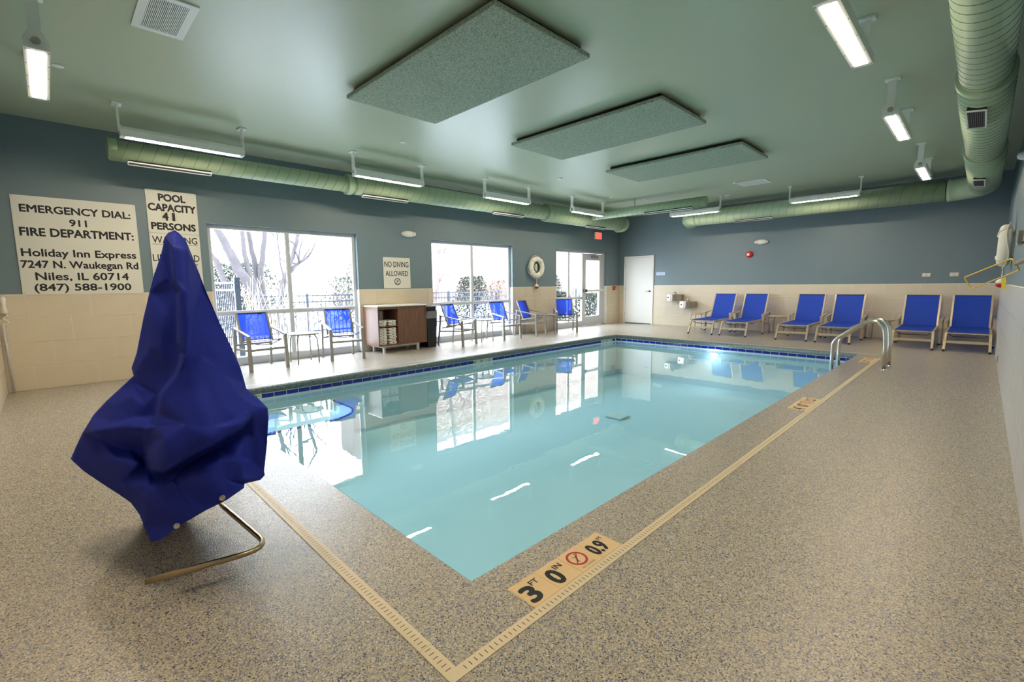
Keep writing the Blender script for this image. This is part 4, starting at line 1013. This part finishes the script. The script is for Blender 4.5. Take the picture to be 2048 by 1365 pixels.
for (x, y, z, n, where) in stacks:
    for i in range(n):
        nm = 'lowest' if i == 0 else ('topmost' if i == n-1 else ordn[i])
        lab = 'folded white towel, %s in the %s' % (nm, where)
        L_ = (x+random.uniform(-.012, .0), y+random.uniform(-.008, .008), z+.0005+i*TZ)
        if first: tw.location = L_; tw['label'] = lab; first = False; src = tw
        else: dup(src, lab, L_)
for i in range(5):
    dup(src, 'folded white towel, %s in the dim rear pile on the shelf' % (['lowest', 'second', 'third', 'fourth', 'topmost'][i]), (-8.195, 4.50, .5195+i*TZ)).scale = (.55, 1, 1)
bn = thing('waste_bin', 'black waste bin with a clear liner beside the cabinet', 'bin', (-8.12, 5.555, 0))
b = MB(); lo_ = [(-.15, -.105), (.15, -.105), (.15, .105), (-.15, .105)]
A = [b.bm.verts.new((x, y, 0)) for x, y in lo_]; C_ = [b.bm.verts.new((x*1.14, y*1.2, .75)) for x, y in lo_]
b.bm.faces.new(A[::-1]); b.bm.faces.new(C_)
for k in range(4): b.bm.faces.new((A[k], A[(k+1) % 4], C_[(k+1) % 4], C_[k]))
b.build('body', M_black, bn)
b = MB(); b.box(-.178, .178, -.132, .132, .745, .762, .004).box(-.155, .155, -.115, .115, .762, .85, .012); b.build('lid', M_black, bn)
b = MB(); R2 = random.Random(3); n = 48; rows = 6; V = []
for r in range(rows):
    z = .745-r*.028-(R2.random()*.01 if r == rows-1 else 0)
    for k in range(n):
        a = 2*PI*k/n; c, s = math.cos(a), math.sin(a); mx_ = max(abs(c)/.172, abs(s)/.128); j = R2.uniform(0, .008); V.append(b.bm.verts.new((c/mx_+c*j, s/mx_+s*j, z)))
for r in range(rows-1):
    for k in range(n): b.bm.faces.new((V[r*n+k], V[r*n+(k+1) % n], V[(r+1)*n+(k+1) % n], V[(r+1)*n+k]))
b.build('liner', M_bag, bn)

# ---------------------------------------------------------------- outside
ground = struct(MB().box(-60, LW-.21, -30, 60, -.3, -.12).build('outdoor_ground', M_ground))
fx = -13.0; FZ0, FZ1 = -.12, 1.045
fn = thing('picket_fence', 'blue-grey metal picket fence beyond the windows', 'fence', (fx, 0, 0))
for z in (FZ1-.02, FZ1-.19, .05): MB().box(-.018, .018, 2.5, 19, z-.018, z+.018).build('fence_rail', M_fence, fn)
pk = MB().box(-.008, .008, -.008, .008, FZ0, FZ1-.02).build('picket', M_fence)
y = 2.55
while y < 19: instance(pk, (0, y, 0), fn); y += .118
bpy.data.objects.remove(pk)
for y in (5.0, 7.4, 9.8, 12.2, 14.6, 17.0): MB().box(-.028, .028, y-.028, y+.028, FZ0, FZ1+.04, .004).build('fence_post', M_fence, fn)
gt = thing('fence_gate', 'tall blue-grey metal gate panel outside the first window', 'gate', (-10.4, 2.0, 0))
MB().box(-.05, .05, .60, .70, -.12, 1.47, .006).build('gate_post', M_fence, gt); MB().box(-.02, .02, .20, .24, -.12, 1.41, .006).build('gate_post', M_fence, gt)
for z in (1.36, 1.22, .1): MB().box(-.02, .02, -1.0, .60, z-.018, z+.018).build('gate_rail', M_trim, gt)
pk = MB().box(-.01, .01, -.008, .008, -.06, 1.37).build('gate_picket', M_fence); y = -.98
while y < .59: instance(pk, (0, y, 0), gt); y += .031
bpy.data.objects.remove(pk)
bl = thing('brick_building', 'pale pinkish brick building beyond the fence', 'building', (-30, 28, 0))
MB().box(-4, 0, -13, 30, -.12, 11).build('brick_wall', M_build, bl)
b = MB()
for r in range(60): b.box(0, .004, -13, 30, .1+r*.18, .115+r*.18)
tag(b.build('mortar_line', M_tileb, bl), kind='stuff')
for y in (-6, -1, 4, 9):
    for z in (2.2, 5.6): w = MB().box(-.02, .03, y, y+1.4, z, z+1.5).build('far_window', M_trim, bl); MB().box(.03, .035, y+.1, y+1.3, z+.1, z+1.4).build('far_pane', M_glass, w)
def stems(name, lab, polys, m, base):
    t = thing(name, lab, 'tree', base); inv = Matrix.Translation(t.location).inverted(); RR = random.Random(int(base[1]*7))
    for k, (pts, r0, r1) in enumerate(polys):
        pts = [Vector(p) for p in pts]; out = []; n = 5
        for a, c in zip(pts, pts[1:]):
            for j in range(n): out.append(a.lerp(c, j/n)+Vector((RR.uniform(-.03, .03), RR.uniform(-.02, .02), 0)))
        out.append(pts[-1]); N_ = len(out)
        o = MB().tube(out, [.68*(r0+(r1-r0)*i/(N_-1)) for i in range(N_)], 9).build('trunk' if k == 0 else 'limb', m, t); o.matrix_parent_inverse = inv
    tw_ = MB()
    for pts, r0, r1 in polys:
        for _ in range(7):
            p = Vector(pts[-2]).lerp(Vector(pts[-1]), RR.random()); d = Vector((RR.uniform(-.5, .5), RR.uniform(-1, 1), RR.uniform(.1, 1))).normalized(); L_ = RR.uniform(.4, 1.1)
            q_ = [p]
            for s in range(4): d = (d+Vector((RR.uniform(-.3, .3), RR.uniform(-.3, .3), RR.uniform(-.1, .3)))).normalized(); q_.append(q_[-1]+d*L_/4)
            tw_.tube(q_, [r1*.5*(1-i/5)+.003 for i in range(5)], 5)
    o = tag(tw_.build('twig', m, t), kind='stuff'); o.matrix_parent_inverse = inv
    return t
stems('bare_tree', 'large many-stemmed bare tree outside the first window', [
    ([(-15, 4.45, -.15), (-15, 4.4, .9), (-15, 3.9, 1.75), (-15, 3.66, 2.35), (-15, 3.3, 3.3), (-15, 3.1, 5)], .30, .07),
    ([(-15.1, 4.5, .7), (-15, 4.2, 1.5), (-15, 4.09, 2.2), (-15, 4.0, 5)], .17, .06),
    ([(-15.3, 4.55, .7), (-15.3, 4.40, 2.1), (-15.3, 4.25, 3.2), (-15.3, 4.2, 5)], .14, .05),
    ([(-15.2, 4.5, .6), (-15.2, 4.55, 1.8), (-15.2, 4.8, 3.2), (-15.2, 5.0, 5)], .16, .05),
    ([(-15, 3.9, -.1), (-15, 3.6, 1.2), (-15, 3.35, 2.0), (-15, 3.1, 2.5), (-15, 2.7, 3.4)], .15, .06)], M_bark, (-15, 4.4, -.12))
stems('leaning_tree', 'leaning forked bare tree beside the window mullion', [
    ([(-14.5, 4.75, -.15), (-14.5, 4.75, .7), (-14.5, 4.95, 1.5), (-14.5, 5.3, 2.35), (-14.5, 5.6, 3.6)], .20, .05),
    ([(-14.5, 5.05, 1.62), (-14.5, 5.3, 1.9), (-14.5, 5.65, 2.15)], .09, .06),
    ([(-14.3, 4.9, 1.4), (-14.3, 4.8, 2.0), (-14.3, 4.75, 3.2)], .05, .02)], M_bark, (-14.5, 4.75, -.12))
stems('pale_tree', 'pale-barked tree with spreading branches outside the middle window', [
    ([(-17, 11.75, -.15), (-17, 11.95, .3), (-17, 12.2, 1.5), (-17, 12.46, 2.6), (-17, 12.75, 3.6), (-17, 13, 6)], .26, .10),
    ([(-17, 12.3, 1.45), (-17, 12.75, 1.9), (-17, 13.3, 2.3), (-17, 14.1, 3.0), (-17, 15, 3.5)], .08, .03),
    ([(-17.2, 12.4, 2.0), (-17.2, 13.2, 2.5), (-17.2, 13.7, 2.95), (-17.2, 14.4, 3.7)], .05, .02),
    ([(-17, 12.45, 2.6), (-17, 12.2, 3.1), (-17, 11.9, 4)], .09, .05), ([(-17, 12.55, 2.7), (-17, 13.05, 3.1), (-17, 13.7, 4)], .09, .04),
    ([(-17, 12.8, 1.7), (-17, 13.65, 1.87), (-17, 14.5, 1.6), (-17, 15.5, 1.9)], .03, .015)], M_bark2, (-17, 11.75, -.12))
def shrub(lab, c, r, h, m, n, seed, name='leafy_shrub'):
    t = thing(name, lab, 'shrub', c); RR = random.Random(seed); b = MB()
    for _ in range(n):
        a = RR.uniform(0, 2*PI); q = RR.random()**.5; z = RR.random(); rr = r*q*(1-.55*z*z)
        p = Vector((rr*math.cos(a), rr*math.sin(a), z*h)); s = RR.uniform(.035, .075)
        d = Vector((RR.uniform(-1, 1), RR.uniform(-1, 1), RR.uniform(-1, 1))).normalized(); u = d.cross(Vector((.3, .5, .8))).normalized()
        b.quad(p-d*s, p+u*s*.5, p+d*s, p-u*s*.5)
    tag(b.build('foliage', m, t), kind='stuff')
    b = MB()
    for _ in range(14):
        a = RR.uniform(0, 2*PI); b.tube([(0, 0, 0), (r*.4*math.cos(a), r*.4*math.sin(a), h*.5), (r*.7*math.cos(a+.3), r*.7*math.sin(a+.3), h*.95)], [.02, .012, .004], 5)
    tag(b.build('branch', M_bark, t), kind='stuff')
shrub('tangled green bush behind the gate panel and the many-stemmed tree', (-17.6, 4.6, -.12), 1.7, 2.2, M_leaf, 7000, 1)
shrub('sparse bush behind the fence right of the leaning tree', (-17.5, 8.2, -.12), 1.3, 1.75, M_leaf, 1300, 2)
shrub('pale conifer-like bush at the right side of the first window', (-21.0, 11.0, -.12), 1.3, 3.2, M_leaf, 3500, 3)
shrub('round green bush behind the fence outside the middle window', (-15.2, 12.7, -.12), .95, 1.75, M_leaf, 4000, 4)
shrub('russet-leaved bush behind the fence at the middle window', (-15.4, 14.4, -.12), .7, 1.6, M_leaf2, 800, 5)
shrub('dense green bush outside the third window', (-12.0, 14.6, -.12), .7, 1.1, M_leaf, 2500, 6)
shrub('taller bush behind the fence left in the third window', (-15.4, 17.8, -.12), 1.0, 1.9, M_leaf, 3500, 7)
shrub('low thick bush seen through the glass door', (-11.7, 16.2, -.12), .8, 1.0, M_leaf, 2500, 8)
rd = thing('dry_reeds', 'clump of tall dry reeds outside the first window', 'plant', (-12.2, 3.85, -.12)); b = MB(); RR = random.Random(9)
for _ in range(60):
    y, x = RR.uniform(-.75, .75), RR.uniform(-.3, .3); b.tube([(x, y, 0), (x+RR.uniform(-.05, .05), y+RR.uniform(-.1, .1), .8), (x+RR.uniform(-.15, .15), y+RR.uniform(-.3, .3), RR.uniform(1.1, 1.7))], [.007, .005, .002], 4)
tag(b.build('stalk', M_reed, rd), kind='stuff')
